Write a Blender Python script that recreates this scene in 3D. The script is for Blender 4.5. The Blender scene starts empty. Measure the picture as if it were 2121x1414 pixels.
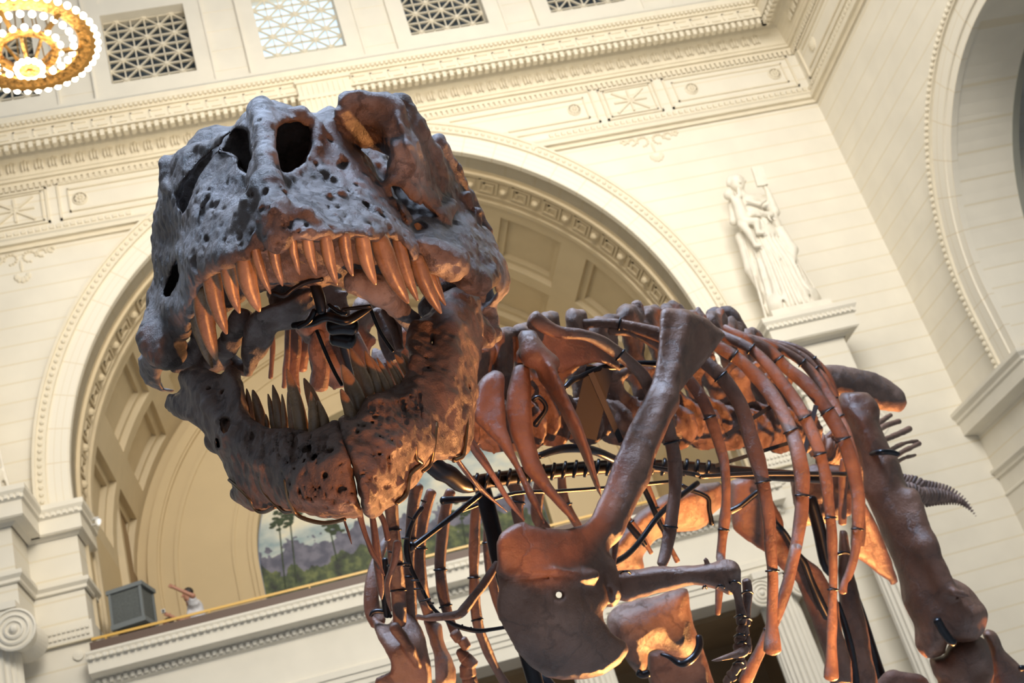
import bpy, bmesh, math, random
import numpy as np
from mathutils import Vector, Matrix

# ---------------------------------------------------------------- camera, world, lights, exposure
sc = bpy.context.scene
COL = sc.collection
PI = math.pi
F = 2594.8; CX = 1060.5; CY = 707.0                       # focal length and centre for a 2121x1414 frame
RM = np.array([[0.95780044, -0.08501787, -0.27457291],
               [0.20670462, -0.46004419, 0.86350017],
               [-0.19972862, -0.88381633, -0.42305694]])     # world -> camera (right, up, back)
EYE = np.array([0.0, 0.0, 1.6])

cam_data = bpy.data.cameras.new('camera'); cam = bpy.data.objects.new('camera', cam_data); COL.objects.link(cam)
cam_data.sensor_width = 36.0; cam_data.lens = F / 2121 * 36.0
cam_data.clip_start = 0.05; cam_data.clip_end = 200
cam_data.dof.use_dof = True; cam_data.dof.focus_distance = 2.85; cam_data.dof.aperture_fstop = 8.0
m4 = Matrix.Identity(4)
for i_ in range(3):
    for j_ in range(3):
        m4[i_][j_] = RM[j_][i_]
m4.translation = Vector(EYE)
cam.matrix_world = m4
sc.camera = cam

world = bpy.data.worlds.new('skylight'); sc.world = world; world.use_nodes = True
wn = world.node_tree; bg = wn.nodes['Background']
bg.inputs[0].default_value = (0.80, 0.90, 1.0, 1); bg.inputs[1].default_value = 0.42

def lamp(name, kind, loc, target, energy, color, size=1.0, size_y=None, spot=None, blend=0.6, spread=None):
    d = bpy.data.lights.new(name, kind); d.energy = energy; d.color = color
    if spread and kind == 'AREA': d.spread = math.radians(spread)
    if kind == 'AREA':
        d.shape = 'RECTANGLE'; d.size = size; d.size_y = size_y or size
    else:
        d.shadow_soft_size = size
    if kind == 'SPOT':
        d.spot_size = math.radians(spot); d.spot_blend = blend
    o = bpy.data.objects.new(name, d); COL.objects.link(o); o.location = loc
    v = Vector(target) - Vector(loc); o.rotation_euler = v.to_track_quat('-Z', 'Y').to_euler()
    return o
# daylight from the glazed ceiling over the hall, cool; warm washes on walls and vault; warm floor spots on the skeleton
wtc = wn.nodes.new('ShaderNodeTexCoord'); wsx = wn.nodes.new('ShaderNodeSeparateXYZ'); wn.links.new(wtc.outputs['Generated'], wsx.inputs[0])
wrp = wn.nodes.new('ShaderNodeValToRGB'); wn.links.new(wsx.outputs[2], wrp.inputs[0]); wn.links.new(wrp.outputs[0], bg.inputs[0])
wrp.color_ramp.elements[0].position = 0.05; wrp.color_ramp.elements[0].color = (0.08, 0.07, 0.06, 1)
wrp.color_ramp.elements[1].position = 0.85; wrp.color_ramp.elements[1].color = (0.62, 0.78, 1.0, 1)
bg.inputs[1].default_value = 0.70
lamp('overhead_lamp', 'AREA', (1.0, 0.3, 18), (1.5, 4.2, 4), 1850, (0.57, 0.73, 1.0), 5, 5, spread=84)
lamp('overhead_lamp', 'AREA', (6, 2, 19), (7.0, 24, 14), 1850, (1.0, 0.95, 0.86), 9, 8, spread=110)  # unseen warm-white lamp added to brighten the back wall
lamp('uplight', 'AREA', (2.0, 13, 14.5), (1.5, 24, 19.8), 760, (1.0, 0.86, 0.62), 12, 2)
lamp('balcony_lamp', 'AREA', (2.9, 27.5, 9.2), (2.9, 28, 18), 75, (1.0, 0.84, 0.54), 5, 3)
lamp('floor_spot', 'SPOT', (0.85, 1.15, 0.25), (0.12, 2.6, 2.55), 520, (1.0, 0.34, 0.08), 0.07, spot=32)
lamp('floor_spot', 'SPOT', (1.9, 3.3, 0.2), (1.85, 4.7, 2.7), 1500, (1.0, 0.42, 0.12), 0.07, spot=30)
lamp('floor_spot', 'SPOT', (0.6, 1.2, 0.5), (0.80, 3.66, 2.95), 700, (1.0, 0.36, 0.09), 0.03, spot=11, blend=0.3)
lamp('floor_spot', 'SPOT', (3.4, 7.4, 0.2), (1.6, 4.6, 3.2), 4100, (1.0, 0.42, 0.12), 0.07, spot=60)
lamp('floor_spot', 'SPOT', (-0.8, 3.6, 0.2), (-0.15, 4.2, 2.3), 300, (1.0, 0.42, 0.12), 0.07, spot=34)
lamp('floor_spot', 'SPOT', (1.6, 3.9, 0.2), (1.45, 5.4, 2.6), 130, (1.0, 0.42, 0.12), 0.07, spot=24)

sc.view_settings.view_transform = 'Standard'; sc.view_settings.look = 'None'
sc.view_settings.exposure = 0.0; sc.view_settings.gamma = 1.0; sc.view_settings.use_curve_mapping = False
sc.cycles.use_denoising = True
sc.cycles.max_bounces = 6; sc.cycles.diffuse_bounces = 3; sc.cycles.glossy_bounces = 3
sc.cycles.transmission_bounces = 2; sc.cycles.sample_clamp_indirect = 6

# ---------------------------------------------------------------- space helpers
def cm(px, py, d):                     # a point of the photograph at depth d, in metres: right, up, depth
    return np.array([(px - CX) / F * d, (CY - py) / F * d, d])
def to_world(c):
    c = np.atleast_2d(np.asarray(c, float)).copy(); c[:, 2] *= -1
    return c @ RM + EYE
def wp(px, py, d): return to_world(cm(px, py, d))[0]
def to_cam(p):
    c = (np.atleast_2d(p) - EYE) @ RM.T; c[:, 2] *= -1
    return c
def on_y(px, py, Y):
    r = to_world(cm(px, py, 1))[0] - EYE
    return EYE + r * Y / r[1]

# ---------------------------------------------------------------- materials
def nodes(name):
    m = bpy.data.materials.new(name); m.use_nodes = True
    nt = m.node_tree; b = nt.nodes['Principled BSDF']
    return m, nt, b
def N(nt, t, **kw):
    n = nt.nodes.new(t)
    for k, v in kw.items():
        if k.startswith('i_'): n.inputs[int(k[2:])].default_value = v
        else: setattr(n, k, v)
    return n
def ramp(nt, stops):
    r = nt.nodes.new('ShaderNodeValToRGB'); e = r.color_ramp.elements
    while len(e) < len(stops): e.new(0.5)
    for x, (p, c) in zip(e, stops): x.position = p; x.color = c if len(c) == 4 else (*c, 1)
    return r
def mth(nt, op, a, b=None, c=None, clamp=False):
    n = nt.nodes.new('ShaderNodeMath'); n.operation = op; n.use_clamp = clamp
    for i, v in enumerate((a, b, c)):
        if v is None: continue
        if isinstance(v, (int, float)): n.inputs[i].default_value = v
        else: nt.links.new(v, n.inputs[i])
    return n.outputs[0]

def plain(name, col, rough=0.6, metal=0.0, noise=0.0, scale=8.0, bump=0.0, emit=None, es=1.0):
    m, nt, b = nodes(name)
    b.inputs['Base Color'].default_value = (*col, 1); b.inputs['Roughness'].default_value = rough
    b.inputs['Metallic'].default_value = metal
    if noise or bump:
        tc = N(nt, 'ShaderNodeTexCoord'); nz = N(nt, 'ShaderNodeTexNoise'); nz.inputs['Scale'].default_value = scale
        nz.inputs['Detail'].default_value = 5
        nt.links.new(tc.outputs['Object'], nz.inputs['Vector'])
        if noise:
            r = ramp(nt, [(0.3, tuple(c * (1 - noise) for c in col)), (0.7, tuple(min(1, c * (1 + noise)) for c in col))])
            nt.links.new(nz.outputs['Fac'], r.inputs['Fac']); nt.links.new(r.outputs['Color'], b.inputs['Base Color'])
        if bump:
            bp = N(nt, 'ShaderNodeBump'); bp.inputs['Strength'].default_value = bump; bp.inputs['Distance'].default_value = 0.02
            nt.links.new(nz.outputs['Fac'], bp.inputs['Height']); nt.links.new(bp.outputs['Normal'], b.inputs['Normal'])
    if emit:
        b.inputs['Emission Color'].default_value = (*emit, 1); b.inputs['Emission Strength'].default_value = es
    return m

def coursed(name, col, pitch=0.437, z0=0.0, joint=None, line=0.035, horizontal=True, vert=0.0):
    """painted stone laid in courses; the joints are fine grooves at fixed heights"""
    m, nt, b = nodes(name)
    tc = N(nt, 'ShaderNodeTexCoord'); sx = N(nt, 'ShaderNodeSeparateXYZ')
    nt.links.new(tc.outputs['Object'], sx.inputs[0])
    f = mth(nt, 'FRACT', mth(nt, 'DIVIDE', mth(nt, 'SUBTRACT', sx.outputs[2], z0), pitch))
    g = mth(nt, 'LESS_THAN', f, line / pitch)
    nz = N(nt, 'ShaderNodeTexNoise'); nz.inputs['Scale'].default_value = 1.3; nz.inputs['Detail'].default_value = 6
    nt.links.new(tc.outputs['Object'], nz.inputs['Vector'])
    r = ramp(nt, [(0.3, tuple(c * 0.95 for c in col)), (0.75, tuple(min(1, c * 1.04) for c in col))])
    nt.links.new(nz.outputs['Fac'], r.inputs['Fac'])
    mx = N(nt, 'ShaderNodeMix', data_type='RGBA')
    nt.links.new(g, mx.inputs[0]); nt.links.new(r.outputs['Color'], mx.inputs[6])
    j = joint or tuple(c * k for c, k in zip(col, (0.93, 0.89, 0.80)))
    mx.inputs[7].default_value = (*j, 1)
    nt.links.new(mx.outputs[2], b.inputs['Base Color'])
    bp = N(nt, 'ShaderNodeBump'); bp.inputs['Strength'].default_value = 0.5; bp.inputs['Distance'].default_value = 0.02
    nt.links.new(mth(nt, 'SUBTRACT', 1.0, g), bp.inputs['Height']); nt.links.new(bp.outputs['Normal'], b.inputs['Normal'])
    b.inputs['Roughness'].default_value = 0.75
    return m

def arch_mat(name, col, cx, cz, r0, r1, y=None):
    """voussoirs: radial joints and two rings, around an arch centre in the x-z plane (or y-z)"""
    m, nt, b = nodes(name)
    tc = N(nt, 'ShaderNodeTexCoord'); sx = N(nt, 'ShaderNodeSeparateXYZ')
    nt.links.new(tc.outputs['Object'], sx.inputs[0])
    u = mth(nt, 'SUBTRACT', sx.outputs[1 if y else 0], cx); v = mth(nt, 'SUBTRACT', sx.outputs[2], cz)
    vv = mth(nt, 'MAXIMUM', v, 0.0)
    ang = mth(nt, 'ARCTAN2', vv, u)
    rad = mth(nt, 'SQRT', mth(nt, 'ADD', mth(nt, 'MULTIPLY', u, u), mth(nt, 'MULTIPLY', vv, vv)))
    arc = mth(nt, 'ADD', mth(nt, 'MULTIPLY', ang, r0), mth(nt, 'SUBTRACT', mth(nt, 'MINIMUM', v, 0.0), 0))
    g1 = mth(nt, 'LESS_THAN', mth(nt, 'FRACT', mth(nt, 'DIVIDE', arc, 0.72)), 0.03)
    t = mth(nt, 'DIVIDE', mth(nt, 'SUBTRACT', rad, r0), (r1 - r0) / 3)
    g2 = mth(nt, 'LESS_THAN', mth(nt, 'FRACT', t), 0.07)
    g = mth(nt, 'MAXIMUM', g1, g2)
    mx = N(nt, 'ShaderNodeMix', data_type='RGBA'); nt.links.new(g, mx.inputs[0])
    mx.inputs[6].default_value = (*col, 1); mx.inputs[7].default_value = (col[0] * .88, col[1] * .82, col[2] * .72, 1)
    nt.links.new(mx.outputs[2], b.inputs['Base Color']); b.inputs['Roughness'].default_value = 0.7
    return m

CREAM = (0.80, 0.75, 0.645)
M = {}
M['wall'] = coursed('cream_coursed_stone', CREAM, 0.437, 0.11)
M['cream'] = plain('cream_plaster', CREAM, 0.7, noise=0.03, scale=2)
M['relief'] = plain('cream_relief', (0.76, 0.69, 0.55), 0.7, noise=0.04, scale=3)
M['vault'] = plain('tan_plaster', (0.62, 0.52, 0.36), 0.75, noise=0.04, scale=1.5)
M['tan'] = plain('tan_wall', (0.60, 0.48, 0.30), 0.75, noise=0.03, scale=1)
M['marble'] = plain('white_marble', (0.80, 0.75, 0.65), 0.55, noise=0.05, scale=6, bump=0.1)
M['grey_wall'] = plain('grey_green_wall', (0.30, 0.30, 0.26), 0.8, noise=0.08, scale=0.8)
M['brown'] = plain('dark_brown_wood', (0.12, 0.075, 0.055), 0.5)
M['brass'] = plain('yellow_rail_paint', (0.75, 0.45, 0.10), 0.35, 0.0)
M['floor'] = plain('stone_floor', (0.35, 0.32, 0.28), 0.4, noise=0.1, scale=3)
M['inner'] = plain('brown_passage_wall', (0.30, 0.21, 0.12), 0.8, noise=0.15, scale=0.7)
M['glass_dark'] = plain('dark_glass', (0.05, 0.065, 0.08), 0.25, noise=0.5, scale=1.2)
M['glass_sky'] = plain('daylit_glass', (0.3, 0.4, 0.5), 0.4, emit=(0.70, 0.86, 1.0), es=0.95)
M['archband'] = arch_mat('arch_voussoirs', CREAM, 2.86, 11.83, 6.87, 7.28)
M['sidearch'] = arch_mat('side_arch_rings', CREAM, 17.08, 10.5, 4.1, 4.75, y=True)
M['gold'] = plain('chased_gilt', (0.50, 0.27, 0.08), 0.35, 0.8, noise=0.85, scale=16, bump=1.0)
M['gold_dark'] = plain('dark_gilt', (0.30, 0.17, 0.05), 0.4, 0.8)
M['bulb'] = plain('lit_bulb', (1, 0.95, 0.85), 0.3, emit=(1.0, 0.88, 0.66), es=9.0)
M['black'] = plain('black_steel', (0.012, 0.012, 0.014), 0.32, 0.6, noise=0.3, scale=20)
M['blackm'] = plain('black_matt_steel', (0.010, 0.010, 0.012), 0.5, 0.2)
M['bronze'] = plain('bronze_rod', (0.16, 0.10, 0.05), 0.28, 0.85)

# ---------------------------------------------------------------- object helpers
def link(o): COL.objects.link(o); return o
def tag(o, label=None, cat=None, group=None, kind=None):
    if label: o['label'] = label
    if cat: o['category'] = cat
    if group: o['group'] = group
    if kind: o['kind'] = kind
    return o
def empty(name, loc, label, cat, group=None):
    o = link(bpy.data.objects.new(name, None)); o.location = Vector(loc); o.empty_display_size = 0.1
    return tag(o, label, cat, group)
def wloc(o):
    v = Vector((0, 0, 0))
    while o is not None: v += o.location; o = o.parent
    return v
def mk(name, verts, faces, mat, parent=None, smooth=True, fix=False, angle=None):
    verts = np.asarray(verts, float)
    me = bpy.data.meshes.new(name)
    off = np.array(wloc(parent)) if parent is not None else np.zeros(3)
    v = verts - off
    if isinstance(faces, np.ndarray) and faces.ndim == 2:
        n, k = faces.shape
        me.vertices.add(len(v)); me.vertices.foreach_set('co', v.astype(np.float32).ravel())
        me.loops.add(n * k); me.loops.foreach_set('vertex_index', faces.astype(np.int32).ravel())
        me.polygons.add(n); me.polygons.foreach_set('loop_start', np.arange(0, n * k, k, dtype=np.int32))
        me.update(calc_edges=True); me.validate()
    else:
        me.from_pydata([tuple(x) for x in v], [], [tuple(int(i) for i in f) for f in faces])
        me.update()
    if fix:
        bm = bmesh.new(); bm.from_mesh(me); bmesh.ops.recalc_face_normals(bm, faces=bm.faces); bm.to_mesh(me); bm.free()
    me.materials.append(mat)
    if smooth: me.polygons.foreach_set('use_smooth', [True] * len(me.polygons)); me.update()
    o = link(bpy.data.objects.new(name, me))
    if parent is not None: o.parent = parent
    return o

class MB:
    """collects simple shapes (world coordinates) for one mesh object"""
    def __init__(s): s.v = []; s.f = []
    def add(s, vs, fs):
        n = len(s.v); s.v += [tuple(float(c) for c in x) for x in vs]; s.f += [tuple(int(i) + n for i in f) for f in fs]
    def box(s, x0, x1, y0, y1, z0, z1):
        s.add([(x0, y0, z0), (x1, y0, z0), (x1, y1, z0), (x0, y1, z0), (x0, y0, z1), (x1, y0, z1), (x1, y1, z1), (x0, y1, z1)],
              [(0, 3, 2, 1), (4, 5, 6, 7), (0, 1, 5, 4), (1, 2, 6, 5), (2, 3, 7, 6), (3, 0, 4, 7)])
    def bar(s, a, b, w, t, up=(0, -1, 0)):
        a = np.array(a, float); b = np.array(b, float); d = (b - a) / np.linalg.norm(b - a); n = np.array(up, float)
        n = n - d * (n @ d); n /= np.linalg.norm(n); q = np.cross(d, n)
        vs = [p + sx * q * w / 2 + sn * n * t / 2 for p in (a, b) for sx, sn in ((-1, -1), (1, -1), (1, 1), (-1, 1))]
        s.add(vs, [(0, 1, 2, 3), (7, 6, 5, 4), (0, 4, 5, 1), (1, 5, 6, 2), (2, 6, 7, 3), (3, 7, 4, 0)])
    def ball(s, c, r, seg=8, rings=5, sc3=(1, 1, 1)):
        vs = [(c[0], c[1], c[2] - r * sc3[2])]
        for i in range(1, rings):
            a = -PI / 2 + PI * i / rings
            for j in range(seg):
                b = 2 * PI * j / seg
                vs.append((c[0] + r * sc3[0] * math.cos(a) * math.cos(b), c[1] + r * sc3[1] * math.cos(a) * math.sin(b), c[2] + r * sc3[2] * math.sin(a)))
        vs.append((c[0], c[1], c[2] + r * sc3[2])); fs = []
        for j in range(seg): fs.append((0, 1 + (j + 1) % seg, 1 + j))
        for i in range(rings - 2):
            for j in range(seg):
                a = 1 + i * seg + j; b = 1 + i * seg + (j + 1) % seg
                fs.append((a, b, b + seg, a + seg))
        k = 1 + (rings - 2) * seg
        for j in range(seg): fs.append((k + j, k + (j + 1) % seg, len(vs) - 1))
        s.add(vs, fs)
    def lathe(s, c, prof, seg=24, axis=(0, 0, 1)):
        """prof: (radius, height) from bottom to top around an axis through c"""
        ax = Vector(axis).normalized(); q = Vector((0, 0, 1)).rotation_difference(ax)
        vs = []
        for r, h in prof:
            for j in range(seg):
                a = 2 * PI * j / seg
                vs.append(tuple(q @ Vector((r * math.cos(a), r * math.sin(a), h)) + Vector(c)))
        fs = []
        for i in range(len(prof) - 1):
            for j in range(seg):
                a = i * seg + j; b = i * seg + (j + 1) % seg
                fs.append((a, b, b + seg, a + seg))
        fs.append(tuple(range(seg))[::-1]); fs.append(tuple(range((len(prof) - 1) * seg, len(prof) * seg)))
        s.add(vs, fs)
    def sweep(s, path, prof, close_ends=True):
        """path: plan points (x, y) left to right seen from inside; prof: (out, z) bottom to top; mitred"""
        P = [np.array(p, float) for p in path]; n = len(P); rows = []
        for i in range(n):
            def nrm(a, b):
                d = (b - a) / np.linalg.norm(b - a); return np.array([d[1], -d[0]])
            if i == 0: m = nrm(P[0], P[1]); k = 1
            elif i == n - 1: m = nrm(P[-2], P[-1]); k = 1
            else:
                a, b = nrm(P[i - 1], P[i]), nrm(P[i], P[i + 1]); m = (a + b) / np.linalg.norm(a + b); k = 1 / max(0.3, m @ a)
            rows.append([(P[i][0] + m[0] * o * k, P[i][1] + m[1] * o * k, z) for o, z in prof])
        np_ = len(prof); vs = [p for r in rows for p in r]; fs = []
        for i in range(n - 1):
            for j in range(np_ - 1):
                a = i * np_ + j; fs.append((a, a + np_, a + np_ + 1, a + 1))
        if close_ends:
            fs.append(tuple(range(np_))); fs.append(tuple(range((n - 1) * np_, n * np_))[::-1])
        s.add(vs, fs)
    def build(s, name, mat, parent=None, smooth=False, fix=True):
        return mk(name, s.v, s.f, mat, parent, smooth=smooth, fix=fix)

def struct(name, mb, mat, smooth=False):
    o = mb.build(name, mat, None, smooth); o['kind'] = 'structure'; return o

# ================================================================ THE HALL
XR, YB = 14.62, 24.0
ACX, ACZ, RI, RO = 2.86, 11.83, 6.87, 7.30          # main arch
XL, XQ = ACX - RI, ACX + RI
b = MB(); b.box(-30, 30, -20, 40, -0.3, 0); struct('floor', b, M['floor'])

# back wall with its arched opening (the gallery front fills its foot)
b = MB()
TH = 0.5
ths = [PI * k / 72 for k in range(73)]
b.box(-16, XL, YB, YB + TH, 0, 20.9); b.box(XQ, XR + 0.8, YB, YB + TH, 0, 20.9)
for k in range(72):
    xa, xb = ACX - RI * math.cos(ths[k]), ACX - RI * math.cos(ths[k + 1])
    za, zb = ACZ + RI * math.sin(ths[k]), ACZ + RI * math.sin(ths[k + 1])
    b.add([(xa, YB, za), (xb, YB, zb), (xb, YB, 20.9), (xa, YB, 20.9)], [(0, 1, 2, 3)])
    b.add([(xa, YB, za), (xb, YB, zb), (xb, YB + TH, zb), (xa, YB + TH, za)], [(0, 3, 2, 1)])
struct('wall_back', b, M['wall'])

# archivolt: face band, bead ring
def ring(mb, cx, cz, r0, r1, y0, y1, n=96, zfoot=None, plane='xz', a0=0.0, a1=PI):
    def P(u, y, z): return (u, y, z) if plane == 'xz' else (y, u, z)
    ps = []
    if zfoot is not None: ps.append((-1, 0, zfoot))
    ps += [(-math.cos(a), math.sin(a), None) for a in [a0 + (a1 - a0) * k / n for k in range(n + 1)]]
    if zfoot is not None: ps.append((1, 0, zfoot))
    rows = []
    for c, s_, zf in ps:
        row = []
        for r, y in ((r0, y0), (r1, y0), (r1, y1), (r0, y1)):
            row.append(P(cx + r * c, y, zf if zf is not None else cz + r * s_))
        rows.append(row)
    vs = [p for r in rows for p in r]; fs = []
    for i in range(len(rows) - 1):
        for j in range(4):
            a = i * 4 + j; c = i * 4 + (j + 1) % 4
            fs.append((a, a + 4, c + 4, c))
    mb.add(vs, fs)
b = MB(); ring(b, ACX, ACZ, RI - 0.02, RO, YB - 0.10, YB + 0.05, zfoot=11.5); struct('trim_1', b, M['archband'], False)
b = MB(); ring(b, ACX, ACZ, RO, RO + 0.22, YB - 0.17, YB + 0.02, zfoot=11.5)
ring(b, ACX, ACZ, RO + 0.19, RO + 0.25, YB - 0.21, YB + 0.02, zfoot=11.5)
for k in range(150):                                    # egg-and-dart beads
    a = PI * (k + 0.5) / 150
    b.ball((ACX - (RO + 0.10) * math.cos(a), YB - 0.17, ACZ + (RO + 0.10) * math.sin(a)), 0.055, 6, 4)
for z in np.arange(11.6, ACZ, 0.155):
    for sg in (-1, 1): b.ball((ACX + sg * (RO + 0.10), YB - 0.17, z), 0.055, 6, 4)
struct('trim_2', b, M['relief'])

# barrel vault of the gallery bay, coffered, with a Greek-key band
def vp(th, y, r): return (ACX - r * math.cos(th), y, ACZ + r * math.sin(th))
VY0, VY1 = YB + TH, 31.6
b = MB()
ycuts = [(VY0, 25.9), (26.3, 28.5), (28.9, 31.1)]
nb = 9
for k in range(72):
    t0, t1 = ths[k], ths[k + 1]
    b.add([vp(t0, YB + 0.02, RI), vp(t1, YB + 0.02, RI), vp(t1, 25.9, RI), vp(t0, 25.9, RI)], [(0, 1, 2, 3)])
def cof(mb, t0, t1, y0, y1):
    lv = [(0, 0), (0.0, 0.16), (0.17, 0.16), (0.17, 0.30)]
    def rect(ins, dep):
        da = ins / RI; n = 5; pts = []
        aa = np.linspace(t0 + da, t1 - da, n)
        for a in aa: pts.append(vp(a, y0 + ins, RI + dep))
        for a in aa[::-1]: pts.append(vp(a, y1 - ins, RI + dep))
        return pts
    vs = []; 
    for ins, dep in lv: vs += rect(ins, dep)
    n = 10; fs = []
    for l in range(len(lv) - 1):
        for i in range(n):
            a = l * n + i; c = l * n + (i + 1) % n
            fs.append((a, c, c + n, a + n))
    L = (len(lv) - 1) * n
    for i in range(4): fs.append((L + i, L + i + 1, L + 8 - i, L + 9 - i))
    mb.add(vs, fs)
def strip(mb, t0, t1, y0, y1, n=4, r=RI):
    for i in range(n):
        a, c = t0 + (t1 - t0) * i / n, t0 + (t1 - t0) * (i + 1) / n
        mb.add([vp(a, y0, r), vp(c, y0, r), vp(c, y1, r), vp(a, y1, r)], [(0, 1, 2, 3)])
wr = 0.055
for k in range(nb):
    a0, a1 = PI * k / nb, PI * (k + 1) / nb
    strip(b, a0, a0 + wr, 25.9, VY1, 2); strip(b, a1 - wr, a1, 25.9, VY1, 2)
    for (y0, y1) in ((25.9, 26.25), (28.45, 28.9), (31.1, VY1)): strip(b, a0 + wr, a1 - wr, y0, y1, 5)
    for (y0, y1) in ((26.25, 28.45), (28.9, 31.1)): cof(b, a0 + wr, a1 - wr, y0, y1)
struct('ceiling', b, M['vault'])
b = MB()
for yy, w, h in ((24.62, 0.10, 0.07), (25.62, 0.14, 0.08), (25.40, 0.05, 0.05)):       # raised fillets either side of the key band
    ring(b, ACX, ACZ, RI - h, RI + 0.02, yy, yy + w, 72, zfoot=8.0)
def arc(mb, t0, t1, y0, y1, h=0.05):
    n = max(1, int((t1 - t0) / 0.03)); 
    for i in range(n):
        a, c = t0 + (t1 - t0) * i / n, t0 + (t1 - t0) * (i + 1) / n
        A = [vp(a, y0, RI - h), vp(c, y0, RI - h), vp(c, y1, RI - h), vp(a, y1, RI - h), vp(a, y0, RI), vp(c, y0, RI), vp(c, y1, RI), vp(a, y1, RI)]
        mb.add(A, [(0, 1, 2, 3), (0, 4, 5, 1), (1, 5, 6, 2), (2, 6, 7, 3), (3, 7, 4, 0)])
nk = 26; st = PI / nk; lw = 0.055 / RI
for k in range(nk):                                     # one meander and one rosette a bay
    t = k * st
    arc(b, t, t + st * 0.52, 24.80, 24.86); arc(b, t, t + lw, 24.80, 25.30); arc(b, t, t + st * 0.40, 25.24, 25.30)
    arc(b, t + st * 0.40, t + st * 0.40 + lw, 24.95, 25.30); arc(b, t + st * 0.14, t + st * 0.40, 24.95, 25.01)
    arc(b, t + st * 0.14, t + st * 0.14 + lw, 24.95, 25.15); arc(b, t + st * 0.52, t + st * 0.52 + lw, 24.80, 25.30)
    arc(b, t + st * 0.62, t + st * 0.90, 24.88, 25.24, 0.035)
    p = vp(t + st * 0.76, 25.06, RI - 0.05); b.ball(p, 0.10, 8, 5)
struct('trim_3', b, M['vault'])

# side walls of the bay below the springing; floor; rear wall with its niche
def side_wall(mb, x, sgn):
    y0, y1, zc, r, yc = YB + 0.02, 31.6, 13.2, 0.95, 29.6
    mb.add([(x, y0, 7.9), (x, y1, 7.9), (x, y1, ACZ), (x, y0, ACZ)], [(0, 1, 2, 3)])
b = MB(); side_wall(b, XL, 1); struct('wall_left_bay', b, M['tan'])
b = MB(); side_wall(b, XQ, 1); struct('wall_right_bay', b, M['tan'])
b = MB(); b.box(XL - 0.3, XQ + 0.3, YB + 0.3, 33.2, 7.75, 8.0); struct('floor_gallery', b, M['floor'])
NR, NZ = 3.85, 12.0                                  # mural niche
b = MB(); YR = 31.6
for k in range(72):
    c0, s0, c1, s1 = math.cos(ths[k]), math.sin(ths[k]), math.cos(ths[k + 1]), math.sin(ths[k + 1])
    b.add([(ACX - NR * c0, YR, NZ + NR * s0), (ACX - NR * c1, YR, NZ + NR * s1), (ACX - 7.2 * c1, YR, ACZ + 7.2 * s1), (ACX - 7.2 * c0, YR, ACZ + 7.2 * s0)], [(0, 1, 2, 3)])
    b.add([(ACX - NR * c0, YR, NZ + NR * s0), (ACX - NR * c1, YR, NZ + NR * s1), (ACX - NR * c1, YR + 0.5, NZ + NR * s1), (ACX - NR * c0, YR + 0.5, NZ + NR * s0)], [(0, 1, 2, 3)])
for sg in (-1, 1):
    xa, xb = ACX + sg * NR, ACX + sg * 7.2
    b.add([(xa, YR, 8), (xb, YR, 8), (xb, YR, ACZ), (xa, YR, NZ)], [(0, 1, 2, 3)])
    b.add([(xa, YR, 8), (xa, YR + 0.5, 8), (xa, YR + 0.5, NZ), (xa, YR, NZ)], [(0, 1, 2, 3)])
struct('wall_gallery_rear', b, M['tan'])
b = MB()
for r0, r1, o in ((NR - 0.02, NR + 0.10, 0.10), (NR + 0.10, NR + 0.22, 0.05), (4.40, 4.47, 0.04), (5.85, 5.95, 0.05), (6.30, 6.36, 0.10), (6.36, 6.6, 0.16)):
    ring(b, ACX, NZ if r0 < 5 else ACZ, r0, r1, YR - o, YR + 0.02, 64, zfoot=8.0 if r0 < 4 or r0 > 6 else 11.0)
for sg in (-1, 1):
    x0, x1 = sorted((ACX + sg * 4.40, ACX + sg * 5.95)); b.box(x0, x1, YR - 0.05, YR, 10.93, 11.0)
    x0, x1 = sorted((ACX + sg * 3.95, ACX + sg * 6.3)); b.box(x0, x1, YR - 0.05, YR, 10.35, 10.42)
struct('trim_4', b, M['tan'])
# surround, and a flat dark sheet for the shaded opening in the left flank
b = MB(); ring(b, 30.6, 13.3, 1.35, 1.62, XL - 0.02, XL + 0.16, 24, zfoot=8.0, plane='yz')
struct('trim_5', b, M['vault'])
b = MB()
pts = [(29.25, 8.0)] + [(30.6 - 1.35 * math.cos(PI * k / 20), 13.3 + 1.35 * math.sin(PI * k / 20)) for k in range(21)] + [(31.6, 8.0)]
b.add([(XL + 0.03, y, z) for y, z in pts], [tuple(range(len(pts)))]); struct('shade_panel_1', b, M['inner'])

# gallery front: cornice, plain frieze, stepped architrave; dark recess and columns below
b = MB()
b.sweep([(XL - 0.05, YB - 0.05), (XQ + 0.05, YB - 0.05)],
        [(0, 6.75), (0.03, 6.75), (0.03, 6.86), (0.06, 6.86), (0.06, 6.98), (0.09, 6.98), (0.09, 7.1), (0.02, 7.14), (0.02, 7.9), (0.10, 7.94), (0.10, 8.06),
         (0.42, 8.12), (0.42, 8.34), (0.47, 8.37), (0.47, 8.42), (0.50, 8.47), (0.50, 8.51), (0, 8.51)])
b.box(XL, XQ, YB - 0.05, YB + 1.0, 6.5, 7.9)
b.box(XL, XQ, YB - 0.05, YB + 0.42, 7.0, 8.50)
for x in np.arange(XL, XQ, 0.125):
    b.box(x, x + 0.07, YB - 0.57, YB - 0.40, 8.355, 8.42)
    b.box(x, x + 0.07, YB - 0.21, YB - 0.10, 7.96, 8.05)
struct('trim_6', b, M['cream'])
b = MB(); b.box(XL + 0.02, XQ, YB - 0.42, YB - 0.36, 8.50, 8.70); struct('trim_7', b, M['brown'])
b = MB(); b.box(XL, XQ + 0.1, 28.3, 28.5, 0, 6.5); b.box(XQ + 0.02, XQ + 0.2, YB + 0.3, 28.5, 0, 6.5); b.box(XL - 0.2, XL, YB + 0.3, 28.5, 0, 6.5); struct('wall_passage', b, M['inner'])
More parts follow.
